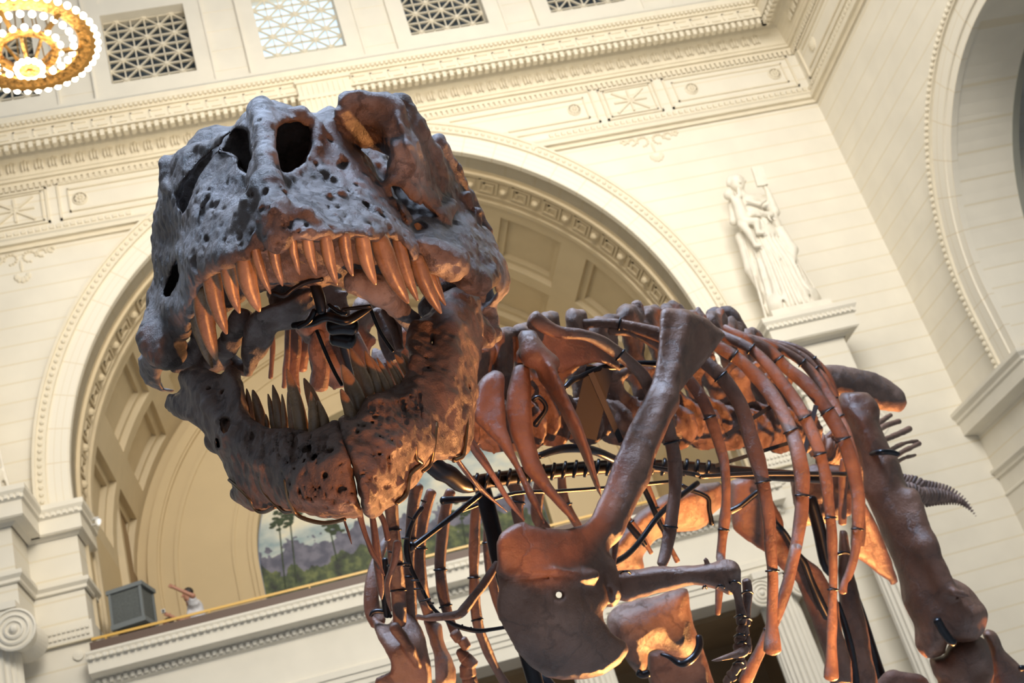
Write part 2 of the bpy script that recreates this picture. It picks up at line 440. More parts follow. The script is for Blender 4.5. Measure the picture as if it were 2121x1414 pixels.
b = MB(); b.box(XL, XQ + 0.1, YB + 1.0, 28.5, 6.4, 6.5); struct('ceiling_passage', b, M['inner'])

# mouldings that run round the hall and turn the corner: frieze, cornice
def zz(z, o): return 1.6 + (z - 1.6) * (24 - o) / 24
path = [(-16, YB), (XR, YB), (XR, -2)]
def prof(pts): return [(o, zz(z, o)) for o, z in pts]
fl = prof([(0, 17.72), (0.08, 17.75), (0.10, 17.86), (0.20, 17.92), (0.20, 18.02), (0.06, 18.08), (0.06, 18.12), (0, 18.12)])
b = MB(); b.sweep([(-16, YB), (-1.55, YB)], fl); b.sweep([(7.25, YB), (XR, YB), (XR, -2)], fl)
def dents(mb, x0, x1, z0, z1, o0, o1, pitch=0.16, w=0.09):
    for x in np.arange(x0, x1, pitch): mb.box(x, x + w, YB - o1, YB - o0, zz(z0, o1), zz(z1, o1))
def dents_r(mb, y0, y1, z0, z1, o0, o1, pitch=0.16, w=0.09):
    for y in np.arange(y0, y1, pitch): mb.box(XR - o1, XR - o0, y, y + w, zz(z0, o1), zz(z1, o1))
for x0, x1 in ((-7, -2.0), (7.8, XR)): dents(b, x0, x1, 18.14, 18.24, 0, 0.06, 0.15)
dents_r(b, 12, YB, 18.14, 18.24, 0, 0.06, 0.15)
struct('trim_8', b, M['relief'])
b = MB()
b.sweep(path, prof([(0, 19.40), (0.05, 19.42), (0.05, 19.50), (0.12, 19.55), (0.12, 19.62), (0.16, 19.66)] +
                   [(0.16 + 0.62 * (1 - math.cos(a)), 19.70 + 0.80 * math.sin(a)) for a in np.linspace(0.1, PI / 2, 9)] +
                   [(0.80, 20.56), (0.90, 20.62), (0.90, 20.96), (0.96, 21.0), (0.96, 21.1), (1.04, 21.2), (1.04, 21.36), (0.0, 21.40)]))
for x in np.arange(-7, XR - 0.9, 0.30):                  # anthemion leaves standing on the cove
    for k, (dx, h) in enumerate(((-0.07, 0.20), (0, 0.30), (0.07, 0.20))):
        b.ball((x + dx, YB - 0.24, zz(19.86 + h * 0.3, 0.24)), 0.05, 6, 4, (0.7, 0.6, 2.0 + h * 3))
for y in np.arange(14, YB - 0.9, 0.30):
    for k, (dx, h) in enumerate(((-0.07, 0.20), (0, 0.30), (0.07, 0.20))):
        b.ball((XR - 0.24, y + dx, zz(19.86 + h * 0.3, 0.24)), 0.05, 6, 4, (0.6, 0.7, 2.0 + h * 3))
struct('trim_9', b, M['relief'])
b = MB()
dents(b, -7, XR - 0.8, 20.42, 20.58, 0.72, 0.88, 0.17); dents(b, -7, XR - 1, 21.12, 21.22, 0.94, 1.03, 0.11, 0.06)
dents(b, -7, XR - .1, 19.30, 19.42, 0, 0.07, 0.13, 0.08)
dents_r(b, 14, YB - .8, 20.42, 20.58, 0.72, 0.88, 0.17); dents_r(b, 14, YB - 1, 21.12, 21.22, 0.94, 1.03, 0.11, 0.06)
dents_r(b, 14, YB - .1, 19.30, 19.42, 0, 0.07, 0.13, 0.08)
for x in np.arange(-7, XR - 1, 0.42):                    # incised key along the corona
    b.box(x, x + 0.30, YB - 0.93, YB - 0.90, zz(20.86, .92), zz(20.90, .92)); b.box(x, x + 0.04, YB - 0.93, YB - 0.90, zz(20.7, .92), zz(20.90, .92))
    b.box(x + 0.12, x + 0.34, YB - 0.93, YB - 0.90, zz(20.7, .92), zz(20.74, .92))
struct('trim_10', b, M['relief'])
b = MB(); b.box(2.2, 3.42, YB - 1.0, YB, zz(19.55, 1), zz(20.98, 1)); b.box(2.28, 3.34, YB - 0.7, YB, 18.9, zz(19.6, 1))
for k in range(9): b.box(2.3 + k * 0.12, 2.36 + k * 0.12, YB - 1.03, YB - 1.0, zz(19.7, 1), zz(20.85, 1))
for z in (20.9, 20.4, 19.6): b.box(2.16, 3.46, YB - 1.05, YB, zz(z, 1), zz(z + 0.1, 1))
struct('trim_11', b, M['relief'])
# frieze panels, star squares and rosettes
b = MB()
def frame(mb, x0, x1, z0, z1, w=0.05, o=0.05):
    y1 = YB; y0 = YB - o
    mb.box(x0, x1, y0, y1, z1 - w, z1); mb.box(x0, x1, y0, y1, z0, z0 + w); mb.box(x0, x0 + w, y0, y1, z0, z1); mb.box(x1 - w, x1, y0, y1, z0, z1)
for sx_ in (-4.38, 10.05):
    frame(b, sx_ - 0.72, sx_ + 0.72, 18.28, 19.22); frame(b, sx_ - 0.60, sx_ + 0.60, 18.36, 19.14, 0.03)
    for a in range(8):
        t = a * PI / 4; L = 0.36 if a % 2 == 0 else 0.50
        b.bar((sx_ + 0.05 * math.cos(t), YB - 0.02, 18.75 + 0.05 * math.sin(t)), (sx_ + L * 1.15 * math.cos(t), YB - 0.02, 18.75 + L * 0.86 * math.sin(t)), 0.05, 0.06)
    b.ball((sx_, YB, 18.75), 0.07, 8, 5)
for x0, x1 in ((11.0, 14.38), (-9.5, -5.3)):
    frame(b, x0, x1, 18.28, 19.22); frame(b, x0 + 0.22, x1 - 0.22, 18.46, 19.06, 0.035, 0.04)
for x0, x1, zlo in ((-3.45, 1.0, 0), (4.6, 9.15, 0)):      # cut by the arch on the inner side
    left = x0 < 0; xe = x0 if left else x1; sg = 1 if left else -1
    def xin(z): return ACX - sg * math.sqrt(max(0.01, (RO + 0.34) ** 2 - (z - ACZ) ** 2)) if z < ACZ + RO + 0.3 else ACX
    for ins, w in ((0, 0.05), (0.22, 0.035)):
        z0, z1 = 18.28 + ins * 0.8, 19.22 - ins * 0.8; xo = xe + sg * ins
        for z in (z0, z1):
            xi = xin(z) - sg * ins; a_, c_ = sorted((xo, xi)); b.box(a_, c_, YB - 0.05, YB, z, z + w)
        b.box(min(xo, xo + sg * w), max(xo, xo + sg * w), YB - 0.05, YB, z0, z1 + w)
for x in (-2.98, 8.62, 11.66, 13.89):
    for k in range(8):
        t = k * PI / 4; b.ball((x + 0.085 * math.cos(t), YB - 0.01, 18.78 + 0.085 * math.sin(t)), 0.05, 6, 4)
    b.ball((x, YB - 0.02, 18.78), 0.05, 6, 4)
    b.lathe((x, YB, 18.78), [(0.17, 0), (0.17, 0.03), (0.14, 0.04), (0.14, 0.0)], 18, (0, -1, 0))
for y0, y1 in ((20.3, 23.75), (15.5, 18.6)):                # the same frieze on the side wall
    for (ya, yb_, za, zb) in ((y0, y1, 18.28, 18.33), (y0, y1, 19.17, 19.22), (y0 + .2, y1 - .2, 18.46, 18.5), (y0 + .2, y1 - .2, 19.02, 19.06), (y0, y0 + .05, 18.28, 19.22), (y1 - .05, y1, 18.28, 19.22)):
        b.box(XR - 0.05, XR, ya, yb_, za, zb)
    b.lathe((XR, y1 - 0.7, 18.78), [(0.17, 0), (0.17, 0.03), (0.10, 0.06), (0.05, 0.08)], 16, (-1, 0, 0))
struct('trim_12', b, M['relief'])
# carved acanthus pendants hanging under the frieze
b = MB()
for x in (-4.40, 10.15):
    for sg in (-1, 1):
        for r, cx_, cz_ in ((0.13, 0.20, 17.52), (0.09, 0.46, 17.56), (0.06, 0.66, 17.60)):
            for k in range(10):
                a = 2 * PI * k / 10 * 0.85; b.ball((x + sg * (cx_ + r * math.cos(a)), YB - 0.01, cz_ + r * math.sin(a)), 0.035, 6, 4)
    for k in range(5):
        a = -PI / 2 + (k - 2) * 0.55; b.ball((x + 0.14 * math.cos(a), YB - 0.01, 17.12 + 0.16 * math.sin(a)), 0.075, 6, 4, (0.8, 0.5, 1.1))
    b.ball((x, YB - 0.01, 17.32), 0.06, 6, 5, (0.6, 0.6, 2.6))
struct('trim_13', b, M['relief'])

# clerestory: piers between five square grilled windows
CY_ = YB + 0.25
wins = [2.75 + 3.64 * k for k in (-2, -1, 0, 1, 2)]; WZ0, WZ1 = 21.98, 24.12
b = MB(); edges = [-16.0]
for xw in wins: edges += [xw - 1.0, xw + 1.0]
edges.append(XR + 0.8)
b.box(-16, XR + 0.8, CY_ - 0.25, CY_ + 0.5, 20.4, 21.35)
b.box(-16, XR + 0.8, CY_, CY_ + 0.5, 21.3, WZ0); b.box(-16, XR + 0.8, CY_, CY_ + 0.5, WZ1, 27)
for k in range(0, len(edges), 2): b.box(edges[k], edges[k + 1], CY_, CY_ + 0.5, WZ0, WZ1)
struct('wall_clerestory', b, M['cream'])
b = MB()
for xw in wins:
    for x0, x1, z0, z1 in ((xw - 1.38, xw - 1.0, 21.5, 26.9), (xw + 1.0, xw + 1.38, 21.5, 26.9), (xw - 1.0, xw + 1.0, 21.6, WZ0), (xw - 1.0, xw + 1.0, WZ1, 24.5)):
        b.box(x0, x1, CY_ - 0.07, CY_, z0, z1)
    for x in (xw - 1.42, xw + 1.38): b.box(x, x + 0.04, CY_ - 0.12, CY_, 21.5, 26.9)
b.box(-16, XR + 0.8, CY_ - 0.16, CY_, 21.45, 21.56)
for xm in [w - 1.82 for w in wins] + [wins[-1] + 1.82]:
    for z in np.arange(21.9, 26, 0.62): b.box(xm - 0.42, xm + 0.42, CY_ - 0.012, CY_, z, z + 0.02)
    b.box(xm - 0.44, xm - 0.41, CY_ - 0.03, CY_, 21.5, 26); b.box(xm + 0.41, xm + 0.44, CY_ - 0.03, CY_, 21.5, 26)
struct('trim_14', b, M['cream'])
for i, xw in enumerate(wins):
    g = MB(); yy = CY_ + 0.22; nx, nz_ = 6, 7; px_, pz_ = 2.0 / nx, (WZ1 - WZ0) / nz_
    for k in range(nx + 1): g.box(xw - 1 + k * px_ - 0.015, xw - 1 + k * px_ + 0.015, yy, yy + 0.06, WZ0, WZ1)
    for k in range(nz_ + 1): g.box(xw - 1, xw + 1, yy, yy + 0.06, WZ0 + k * pz_ - 0.015, WZ0 + k * pz_ + 0.015)
    for a in range(nx):
        for c in range(nz_):
            x0, z0 = xw - 1 + a * px_, WZ0 + c * pz_
            if (a + c) % 2 == 0: g.bar((x0, yy + .03, z0), (x0 + px_, yy + .03, z0 + pz_), 0.03, 0.06)
            else: g.bar((x0 + px_, yy + .03, z0), (x0, yy + .03, z0 + pz_), 0.032, 0.06)
    for a in range(nx + 1):
        for c in range(nz_ + 1):
            if (a + c) % 2 == 0:
                g.lathe((xw - 1 + a * px_, yy + 0.02, WZ0 + c * pz_), [(0.075, 0), (0.05, 0.05)], 8, (0, -1, 0))
    w = g.build('window_%d' % (i + 1), M['relief']); w['kind'] = 'structure'
    g = MB(); g.box(xw - 1, xw + 1, CY_ + 0.42, CY_ + 0.45, WZ0, WZ1)
    g.build('window_pane', M['glass_sky'] if i == 2 else M['glass_dark'], w)

# right wall, its arch, reveal and the grey aisle behind
SY, SZ, SR = 17.08, 10.5, 4.10
b = MB(); n = 48
b.box(XR, XR + 0.8, SY + SR, YB + 0.5, 0, 20.9); b.box(XR, XR + 0.8, 2, SY - SR, 0, 20.9)
for k in range(n):
    a0, a1 = PI * k / n, PI * (k + 1) / n
    ya, yb_ = SY - SR * math.cos(a0), SY - SR * math.cos(a1); za, zb = SZ + SR * math.sin(a0), SZ + SR * math.sin(a1)
    b.add([(XR, ya, za), (XR, yb_, zb), (XR, yb_, 20.9), (XR, ya, 20.9)], [(0, 1, 2, 3)])
    b.add([(XR, ya, za), (XR, yb_, zb), (XR + 1.3, yb_, zb), (XR + 1.3, ya, za)], [(0, 1, 2, 3)])
b.box(XR + 0.8, XR + 4.2, SY + SR, SY + SR + 0.4, 0, 20)
struct('wall_right', b, M['wall'])
b = MB(); b.box(XR, XR + 0.8, 2, YB + 0.5, 20.9, 27); struct('wall_right_upper', b, M['cream'])
b = MB(); ring(b, SY, SZ, SR - 0.01, SR + 0.62, XR - 0.12, XR + 0.02, 72, zfoot=9.1, plane='yz')
ring(b, SY, SZ, SR + 0.2, SR + 0.62, XR - 0.16, XR + 0.02, 72, zfoot=9.1, plane='yz')
struct('trim_15', b, M['sidearch'])
b = MB(); ring(b, SY, SZ, SR + 0.62, SR + 0.80, XR - 0.22, XR + 0.02, 72, zfoot=9.1, plane='yz')
for k in range(110):
    a = PI * (k + 0.5) / 110; b.ball((XR - 0.22, SY - (SR + 0.71) * math.cos(a), SZ + (SR + 0.71) * math.sin(a)), 0.06, 6, 4)
for z in np.arange(9.2, SZ, 0.14): b.ball((XR - 0.22, SY + SR + 0.71, z), 0.06, 6, 4)
struct('trim_16', b, M['relief'])
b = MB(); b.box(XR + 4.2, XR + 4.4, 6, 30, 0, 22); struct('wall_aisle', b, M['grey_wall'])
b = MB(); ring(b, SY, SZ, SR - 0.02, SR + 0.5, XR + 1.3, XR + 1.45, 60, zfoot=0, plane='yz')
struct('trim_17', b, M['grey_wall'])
ledge = [(0, 8.52), (0.06, 8.56), (0.30, 8.60), (0.30, 8.86), (0.34, 8.90), (0.34, 8.96), (0.40, 9.04), (0.40, 9.12), (0, 9.12)]
b = MB(); b.sweep([(XR, YB - 0.0), (XR, SY + SR), (XR + 1.3, SY + SR)][::1], ledge)
b.sweep([(XR, YB), (XR, SY + SR), (XR + 1.3, SY + SR)], [(0, 7.50), (0.05, 7.52), (0.05, 7.58), (0.12, 7.64), (0.12, 7.70), (0, 7.70)])
b.sweep([(XR, YB), (XR, SY + SR), (XR + 1.3, SY + SR)], [(0, 7.1), (0.03, 7.12), (0.03, 7.16), (0, 7.18)])
struct('trim_18', b, M['cream'])

# pedestal piers either side of the main arch, each with its cap, pier, column; mirrored about the arch
def pier(sg, nm, first):
    def X(x): return ACX + sg * (x)
    yw, yf = YB - 0.0, 22.45
    xi, xo = 7.50, 9.45                       # the projecting pedestal, measured from the arch axis
    b = MB()
    cap = [(-0.35, 11.02), (0.0, 11.04), (0.0, 11.32), (0.05, 11.35), (0.05, 11.42), (0.10, 11.5), (0.10, 11.6), (-0.35, 11.6)]
    plan = [(X(xo), yw), (X(xo), yf), (X(xi), yf), (X(xi), 23.72), (X(6.72), 23.72), (X(6.72), 25.2)]
    if sg > 0: plan = plan[::-1]
    b.sweep(plan, cap)
    x0, x1 = sorted((X(xi + 0.02), X(xo - 0.02))); b.box(x0, x1, yf + 0.02, yw, 11.02, 11.59)
    x0, x1 = sorted((X(6.74), X(xi + 0.4))); b.box(x0, x1, 23.74, 25.2, 11.02, 11.59)
    dz = 11.36
    for k in np.arange(0, xo - xi, 0.11):
        x0, x1 = sorted((X(xi + k), X(xi + k + 0.06))); b.box(x0, x1, yf - 0.08, yf, dz, dz + 0.07)
    for k in np.arange(0, 0.78, 0.11):
        x0, x1 = sorted((X(6.74 + k), X(6.74 + k + 0.06))); b.box(x0, x1, 23.64, 23.72, dz, dz + 0.07)
    struct('trim_%d' % (nm), b, M['cream'])
    b = MB()                                    # shaft of the pier: plain die, moulded bands, coursed stone
    x0, x1 = sorted((X(6.86), X(9.3))); b.box(x0, x1, 23.92, 25.0, 0, 11.05)
    x0, x1 = sorted((X(xi + 0.3), X(xo - 0.3))); b.box(x0, x1, yf + 0.3, 24, 9.4, 11.05)
    x0, x1 = sorted((X(6.80), X(9.35)))
    plan = [(X(xo - .25), yw), (X(xo - .25), yf + 0.28), (X(xi + .27), yf + 0.28), (X(xi + .27), 23.90), (X(6.84), 23.90), (X(6.84), 25.0)]
    if sg > 0: plan = plan[::-1]
    b.sweep(plan, [(0, 9.86), (0.04, 9.88), (0.04, 9.94), (0.10, 10.0), (0.10, 10.08), (0, 10.08)])
    b.sweep(plan, [(0, 10.96), (0.1, 11.03), (0, 11.03)])
    x0, x1 = sorted((X(6.80), X(8.2))); b.box(x0, x1, 23.82, 25.0, 8.86, 9.22)
    for k in range(16): 
        xa, xb = sorted((X(6.86 + k * 0.085), X(6.86 + k * 0.085 + .05))); b.box(xa, xb, 23.78, 23.82, 8.95, 9.0); b.box(xa, xb, 23.78, 23.82, 9.07, 9.12)
    b.lathe((X(7.12), 23.92, 8.62), [(0.10, 0), (0.10, 0.04), (0.02, 0.05)], 16, (0, -1, 0))
    struct('trim_%d' % (nm + 1), b, M['wall'])
pier(-1, 19, True); pier(1, 21, False)

def ionic_column(x, y, ztop, r, label, group=None, zbot=0.0, vr=0.36):
    root = empty('column', (x, y, zbot), label, 'column', group)
    b = MB(); nf = 24; seg = nf * 4; rows = []
    for z, rr in ((zbot, r * 1.12), (zbot + 2, r * 1.10), (ztop - vr * 1.9, r * 0.95)):
        rows.append([(x + (rr - 0.045 * r / 0.45 * max(0, math.sin((j % 4) * PI / 4)) ** 0.7 * 1.0) * math.cos(2 * PI * j / seg),
                      y + (rr - 0.045 * r / 0.45 * max(0, math.sin((j % 4) * PI / 4)) ** 0.7) * math.sin(2 * PI * j / seg), z) for j in range(seg)])
    vs = [p for q in rows for p in q]; fs = [(i * seg + j, i * seg + (j + 1) % seg, (i + 1) * seg + (j + 1) % seg, (i + 1) * seg + j) for i in range(len(rows) - 1) for j in range(seg)]
    b.add(vs, fs); b.build('shaft', M['cream'], root, fix=True)
    b = MB(); zc = ztop - 0.16 - vr
    b.box(x - r * 1.2, x + r * 1.2, y - r * 1.15, y + r * 1.15, ztop - 0.13, ztop)
    b.box(x - r * 1.1, x + r * 1.1, y - r * 1.05, y + r, ztop - 0.13 - vr * 0.9, ztop - 0.12)
    b.lathe((x, y, zc - vr * 0.55), [(r * 0.96, 0), (r * 1.02, 0.03), (r * 0.98, 0.06), (r * 1.12, vr * 0.6), (r * 1.05, vr * 0.8)], 32)
    b.build('capital', M['cream'], root)
    for sg in (-1, 1):
        b = MB(); cx_ = x + sg * r * 1.05
        b.lathe((cx_, y - r * 1.12, zc), [(vr * 0.9, 0.0), (vr * 0.78, r * 0.7), (vr * 0.70, r * 1.12), (vr * 0.78, r * 1.5), (vr * 0.9, r * 2.2)], 28, (0, 1, 0))
        for t in range(3):
            k = 1 - 0.27 * t
            b.lathe((cx_, y - r * 1.12, zc), [(vr * k, 0), (vr * k, 0.04 + .01 * t), (vr * (k - 0.09), 0.055 + .01 * t), (vr * (k - 0.12), 0.02 + .01 * t)], 28, (0, -1, 0))
        b.ball((cx_, y - r * 1.12 - 0.04, zc), vr * 0.22, 10, 6)
        b.build('volute', M['cream'], root, smooth=False)
    return root
ionic_column(ACX - 8.35, 22.95, 9.45, 0.46, 'tall fluted cream column with big scroll capital at the lower left edge', vr=0.38)
ionic_column(8.93, 23.85, 6.78, 0.40, 'fluted cream column at lower right, between the orange rib ends and the leg bones', vr=0.27)
ionic_column(4.95, 23.85, 6.78, 0.40, 'fluted cream column under the gallery, seen below the large round shoulder plate', vr=0.27)

ionic_column(ACX + 8.30, 22.95, 9.45, 0.46, 'tall cream fluted column on the right, mostly hidden behind the upright thigh bone', vr=0.38)

# gallery rail, mural, lighting truss, speaker box
rail = empty('handrail', (XL, YB - 0.39, 8.7), 'long yellow handrail along the top of the gallery parapet', 'rail')
b = MB(); b.bar((XL + 0.06, YB - 0.39, 8.76), (XQ - 0.02, YB - 0.39, 8.76), 0.045, 0.045); b.build('top_rail', M['brass'], rail)
for x in np.arange(XL + 0.3, XQ, 1.9):
    b = MB(); b.box(x, x + 0.03, YB - 0.405, YB - 0.375, 8.70, 8.76); b.build('rail_post', M['brass'], rail)

def mural():
    m, nt, bs = nodes('landscape_painting')
    tc = N(nt, 'ShaderNodeTexCoord'); sx = N(nt, 'ShaderNodeSeparateXYZ'); nt.links.new(tc.outputs['Object'], sx.inputs[0])
    mp = N(nt, 'ShaderNodeMapping'); mp.inputs['Scale'].default_value = (0.55, 1, 1.1); nt.links.new(tc.outputs['Object'], mp.inputs[0])
    n1 = N(nt, 'ShaderNodeTexNoise'); n1.inputs['Scale'].default_value = 1.1; n1.inputs['Detail'].default_value = 7; nt.links.new(mp.outputs[0], n1.inputs['Vector'])
    sky = ramp(nt, [(0.38, (0.22, 0.33, 0.40)), (0.5, (0.55, 0.60, 0.58)), (0.62, (0.85, 0.78, 0.60))]); nt.links.new(n1.outputs['Fac'], sky.inputs['Fac'])
    n2 = N(nt, 'ShaderNodeTexNoise'); n2.inputs['Scale'].default_value = 3.5; n2.inputs['Detail'].default_value = 8; nt.links.new(tc.outputs['Object'], n2.inputs['Vector'])
    land = ramp(nt, [(0.35, (0.012, 0.018, 0.014)), (0.5, (0.05, 0.075, 0.03)), (0.68, (0.17, 0.20, 0.07))]); nt.links.new(n2.outputs['Fac'], land.inputs['Fac'])
    far = ramp(nt, [(0.4, (0.08, 0.085, 0.14)), (0.6, (0.17, 0.17, 0.24))]); nt.links.new(n2.outputs['Fac'], far.inputs['Fac'])
    n3 = N(nt, 'ShaderNodeTexNoise'); n3.inputs['Scale'].default_value = 2.2; n3.inputs['Detail'].default_value = 6; nt.links.new(tc.outputs['Object'], n3.inputs['Vector'])
    h = mth(nt, 'SUBTRACT', sx.outputs[2], mth(nt, 'MULTIPLY', n3.outputs['Fac'], 1.6))
    a1 = mth(nt, 'GREATER_THAN', h, 3.72); a2 = mth(nt, 'GREATER_THAN', mth(nt, 'ADD', h, mth(nt, 'MULTIPLY', n2.outputs['Fac'], 0.6)), 3.40)
    x1 = N(nt, 'ShaderNodeMix', data_type='RGBA'); nt.links.new(a2, x1.inputs[0]); nt.links.new(land.outputs[0], x1.inputs[6]); nt.links.new(far.outputs[0], x1.inputs[7])
    x2 = N(nt, 'ShaderNodeMix', data_type='RGBA'); nt.links.new(a1, x2.inputs[0]); nt.links.new(x1.outputs[2], x2.inputs[6]); nt.links.new(sky.outputs[0], x2.inputs[7])
    nt.links.new(x2.outputs[2], bs.inputs['Base Color']); bs.inputs['Roughness'].default_value = 0.6
    return m
M['mural'] = mural()
mr = empty('mural_painting', (ACX, YR + 0.45, 8.0), 'landscape mural of bare trees under cloudy sky in the gallery niche', 'painting')
b = MB(); pts = [(ACX - NR + 0.02, 8.3)] + [(ACX - (NR - .02) * math.cos(a), NZ + (NR - .02) * math.sin(a)) for a in ths[::3]] + [(ACX + NR - 0.02, 8.3)]
nP = len(pts); b.add([(x, YR + 0.45, z) for x, z in pts] + [(x, YR + 0.49, z) for x, z in pts], [tuple(range(nP)), tuple(range(2 * nP - 1, nP - 1, -1))] + [(i, (i + 1) % nP, nP + (i + 1) % nP, nP + i) for i in range(nP)])
b.build('canvas', M['mural'], mr)
M['paint_tree'] = plain('painted_foliage', (0.035, 0.055, 0.028), 0.7, noise=0.4, scale=6)
rt = random.Random(4)
for px, top, bot in ((584, 1085, 1225), (606, 1070, 1205), (690, 1098, 1160), (960, 1060, 1150)):
    b = MB(); a_ = on_y(px - 6, top, YR + 0.44); c_ = on_y(px + 8, bot, YR + 0.44)
    b.bar(a_, c_, 0.035, 0.012)
    for k in range(26):
        q = a_ + np.array([rt.gauss(0, 0.17), 0, rt.gauss(0.05, 0.10)]); b.ball(q, 0.07, 6, 4, (1.1, 0.08, 0.6))
    b.build('painted_tree', M['paint_tree'], mr)

M['spk'] = plain('grey_speaker_cloth', (0.10, 0.11, 0.11), 0.8, noise=0.15, scale=30)
M['spkf'] = plain('grey_speaker_frame', (0.17, 0.19, 0.20), 0.6)
sp = empty('speaker_cabinet', (-3.3, YB + 0.75, 8.0), 'big grey boxy loudspeaker tilted on the gallery beside the man in white', 'speaker')
# a box leaning forward on its stand
def obox(cen, hx, hy, hz, rot):
    c = Vector(cen); v = []
    for sx_, sy_, sz_ in ((-1, -1, -1), (1, -1, -1), (1, 1, -1), (-1, 1, -1), (-1, -1, 1), (1, -1, 1), (1, 1, 1), (-1, 1, 1)):
        v.append(c + rot @ Vector((sx_ * hx, sy_ * hy, sz_ * hz)))
    return v, [(0, 3, 2, 1), (4, 5, 6, 7), (0, 1, 5, 4), (1, 2, 6, 5), (2, 3, 7, 6), (3, 0, 4, 7)]
rot = (Matrix.Rotation(math.radians(-14), 3, 'Z') @ Matrix.Rotation(math.radians(-4), 3, 'X'))
cen = Vector((-3.28, YB + 0.62, 9.45))
def spart(name, mat, specs):
    b = MB()
    for off, h in specs:
        v, f = obox(cen + rot @ Vector(off), *h, rot); b.add(v, f)
    b.build(name, mat, sp)
spart('cabinet_body', M['spk'], [((0, 0, 0), (0.31, 0.29, 0.34))])
spart('cabinet_lid', M['spkf'], [((0, 0, 0.36), (0.37, 0.33, 0.04))])
spart('cabinet_base', M['spkf'], [((0, 0, -0.36), (0.35, 0.32, 0.05))])
for sx_ in (-1, 1):
    for sy_ in (-1, 1): spart('cabinet_corner', M['spkf'], [((sx_ * 0.31, sy_ * 0.29, 0), (0.025, 0.025, 0.34))])
b = MB()
for x in (-3.5, -3.05): b.box(x - .02, x + .02, YB + .5, YB + .54, 8.0, 9.06); b.box(x - .02, x + .02, YB + .8, YB + .84, 8.0, 9.06)
b.box(-3.58, -2.98, YB + .42, YB + .85, 9.0, 9.05); b.build('stand', M['blackm'], sp)

lt = empty('spotlight_bar', (-3.55, 24.3, 11.0), 'small silver spotlights clamped behind the left pier ledge', 'light')
b = MB(); p = on_y(204, 1082, 24.6)
b.bar(p + (-.15, 0, .1), p + (.02, 0, .1), 0.05, 0.05); b.bar(p + (-.15, 0, -0.02), p + (.02, 0, -0.02), 0.03, 0.03); b.build('bracket', plain('silver', (0.5, 0.5, 0.5), 0.3, 0.9), lt)
b = MB(); b.lathe(p + (0.0, 0, -0.05), [(0.03, 0), (0.06, 0.08), (0.06, 0.12)], 14, (0, 0.3, 1)); b.build('lamp_head', plain('silver_head', (0.6, 0.6, 0.58), 0.3, 0.8, emit=(1, .95, .85), es=0.6), lt)

# chandelier
CH = np.array(on_y(54, 92, 17.0)); CR = 1.10
ch = empty('chandelier', CH, 'round gilt chandelier crowded with lit globe bulbs at the top left', 'chandelier')
def ringband(r0, r1, z0, z1, mat, name, seg=72):
    b = MB(); b.lathe(CH, [(r0, z0), (r1, z0 - 0.02), (r1 + .02, (z0 + z1) / 2), (r1, z1), (r0, z1), (r0 - .01, (z0 + z1) / 2), (r0, z0)], seg); 
    b.f = [f for f in b.f if len(f) == 4]; return b.build(name, mat, ch, smooth=False)
ringband(CR - 0.25, CR - 0.04, -0.02, 0.06, M['gold'], 'outer_ring'); ringband(CR - 0.06, CR + 0.02, -0.04, 0.0, M['gold_dark'], 'rim')
ringband(0.40, 0.50, -0.20, -0.10, M['gold'], 'middle_ring'); ringband(0.06, 0.17, -0.56, -0.50, M['gold'], 'lower_ring')
for k in range(8):
    a = 2 * PI * k / 8; b = MB(); b.bar(CH + (0.44 * math.cos(a), 0.44 * math.sin(a), -0.18), CH + (0.14 * math.cos(a), 0.14 * math.sin(a), -0.50), 0.05, 0.03, (0, 0, 1)); b.build('basket_strap', M['gold'], ch)
b = MB(); b.lathe(CH + (0, 0, -0.62), [(0.01, 0), (0.05, 0.01), (0.06, 0.05), (0.14, 0.07), (0.14, 0.10)], 20); b.build('finial', M['gold'], ch)
for k in range(6):
    a = 2 * PI * (k + 0.3) / 6; b = MB()
    b.bar(CH + (0.50 * math.cos(a), 0.50 * math.sin(a), -0.13), CH + ((CR - .1) * math.cos(a), (CR - .1) * math.sin(a), 0.03), 0.07, 0.06, (0, 0, 1)); b.build('arm', M['gold_dark'], ch)
for k in range(6):
    a = 2 * PI * k / 6; b = MB(); b.bar(CH + (0.42 * math.cos(a), 0.42 * math.sin(a), 0), CH + (0.05 * math.cos(a), 0.05 * math.sin(a), 3.6), 0.02, 0.02, (0, 1, .1)); b.build('chain', M['gold_dark'], ch)
b = MB(); b.lathe(CH + (0, 0, -0.58), [(0.02, 0), (0.02, 0.4), (0.03, 4.2)], 10); b.build('stem', M['gold_dark'], ch)
bm_ = None
def bulb(p, r):
    global bm_
    if bm_ is None:
        g = MB(); g.ball((0, 0, 0), 1.0, 12, 8); o = mk('bulb', np.array(g.v) + np.array(CH), g.f, M['bulb'], ch, smooth=True); bm_ = o.data
    else:
        o = link(bpy.data.objects.new('bulb', bm_)); o.parent = ch
    o.location = Vector(p); o.scale = (r, r, r)
for n_, r_, z_, br in ((42, CR + 0.05, -0.03, 0.058), (26, CR - 0.34, -0.03, 0.058), (18, 0.54, -0.12, 0.056), (13, 0.20, -0.53, 0.052)):
    for k in range(n_):
        a = 2 * PI * k / n_; bulb((r_ * math.cos(a), r_ * math.sin(a), z_), br)
lamp('chandelier_glow', 'POINT', tuple(CH + (0, 0, -1.0)), (0, 0, 0), 160, (1.0, 0.80, 0.52), 0.5)

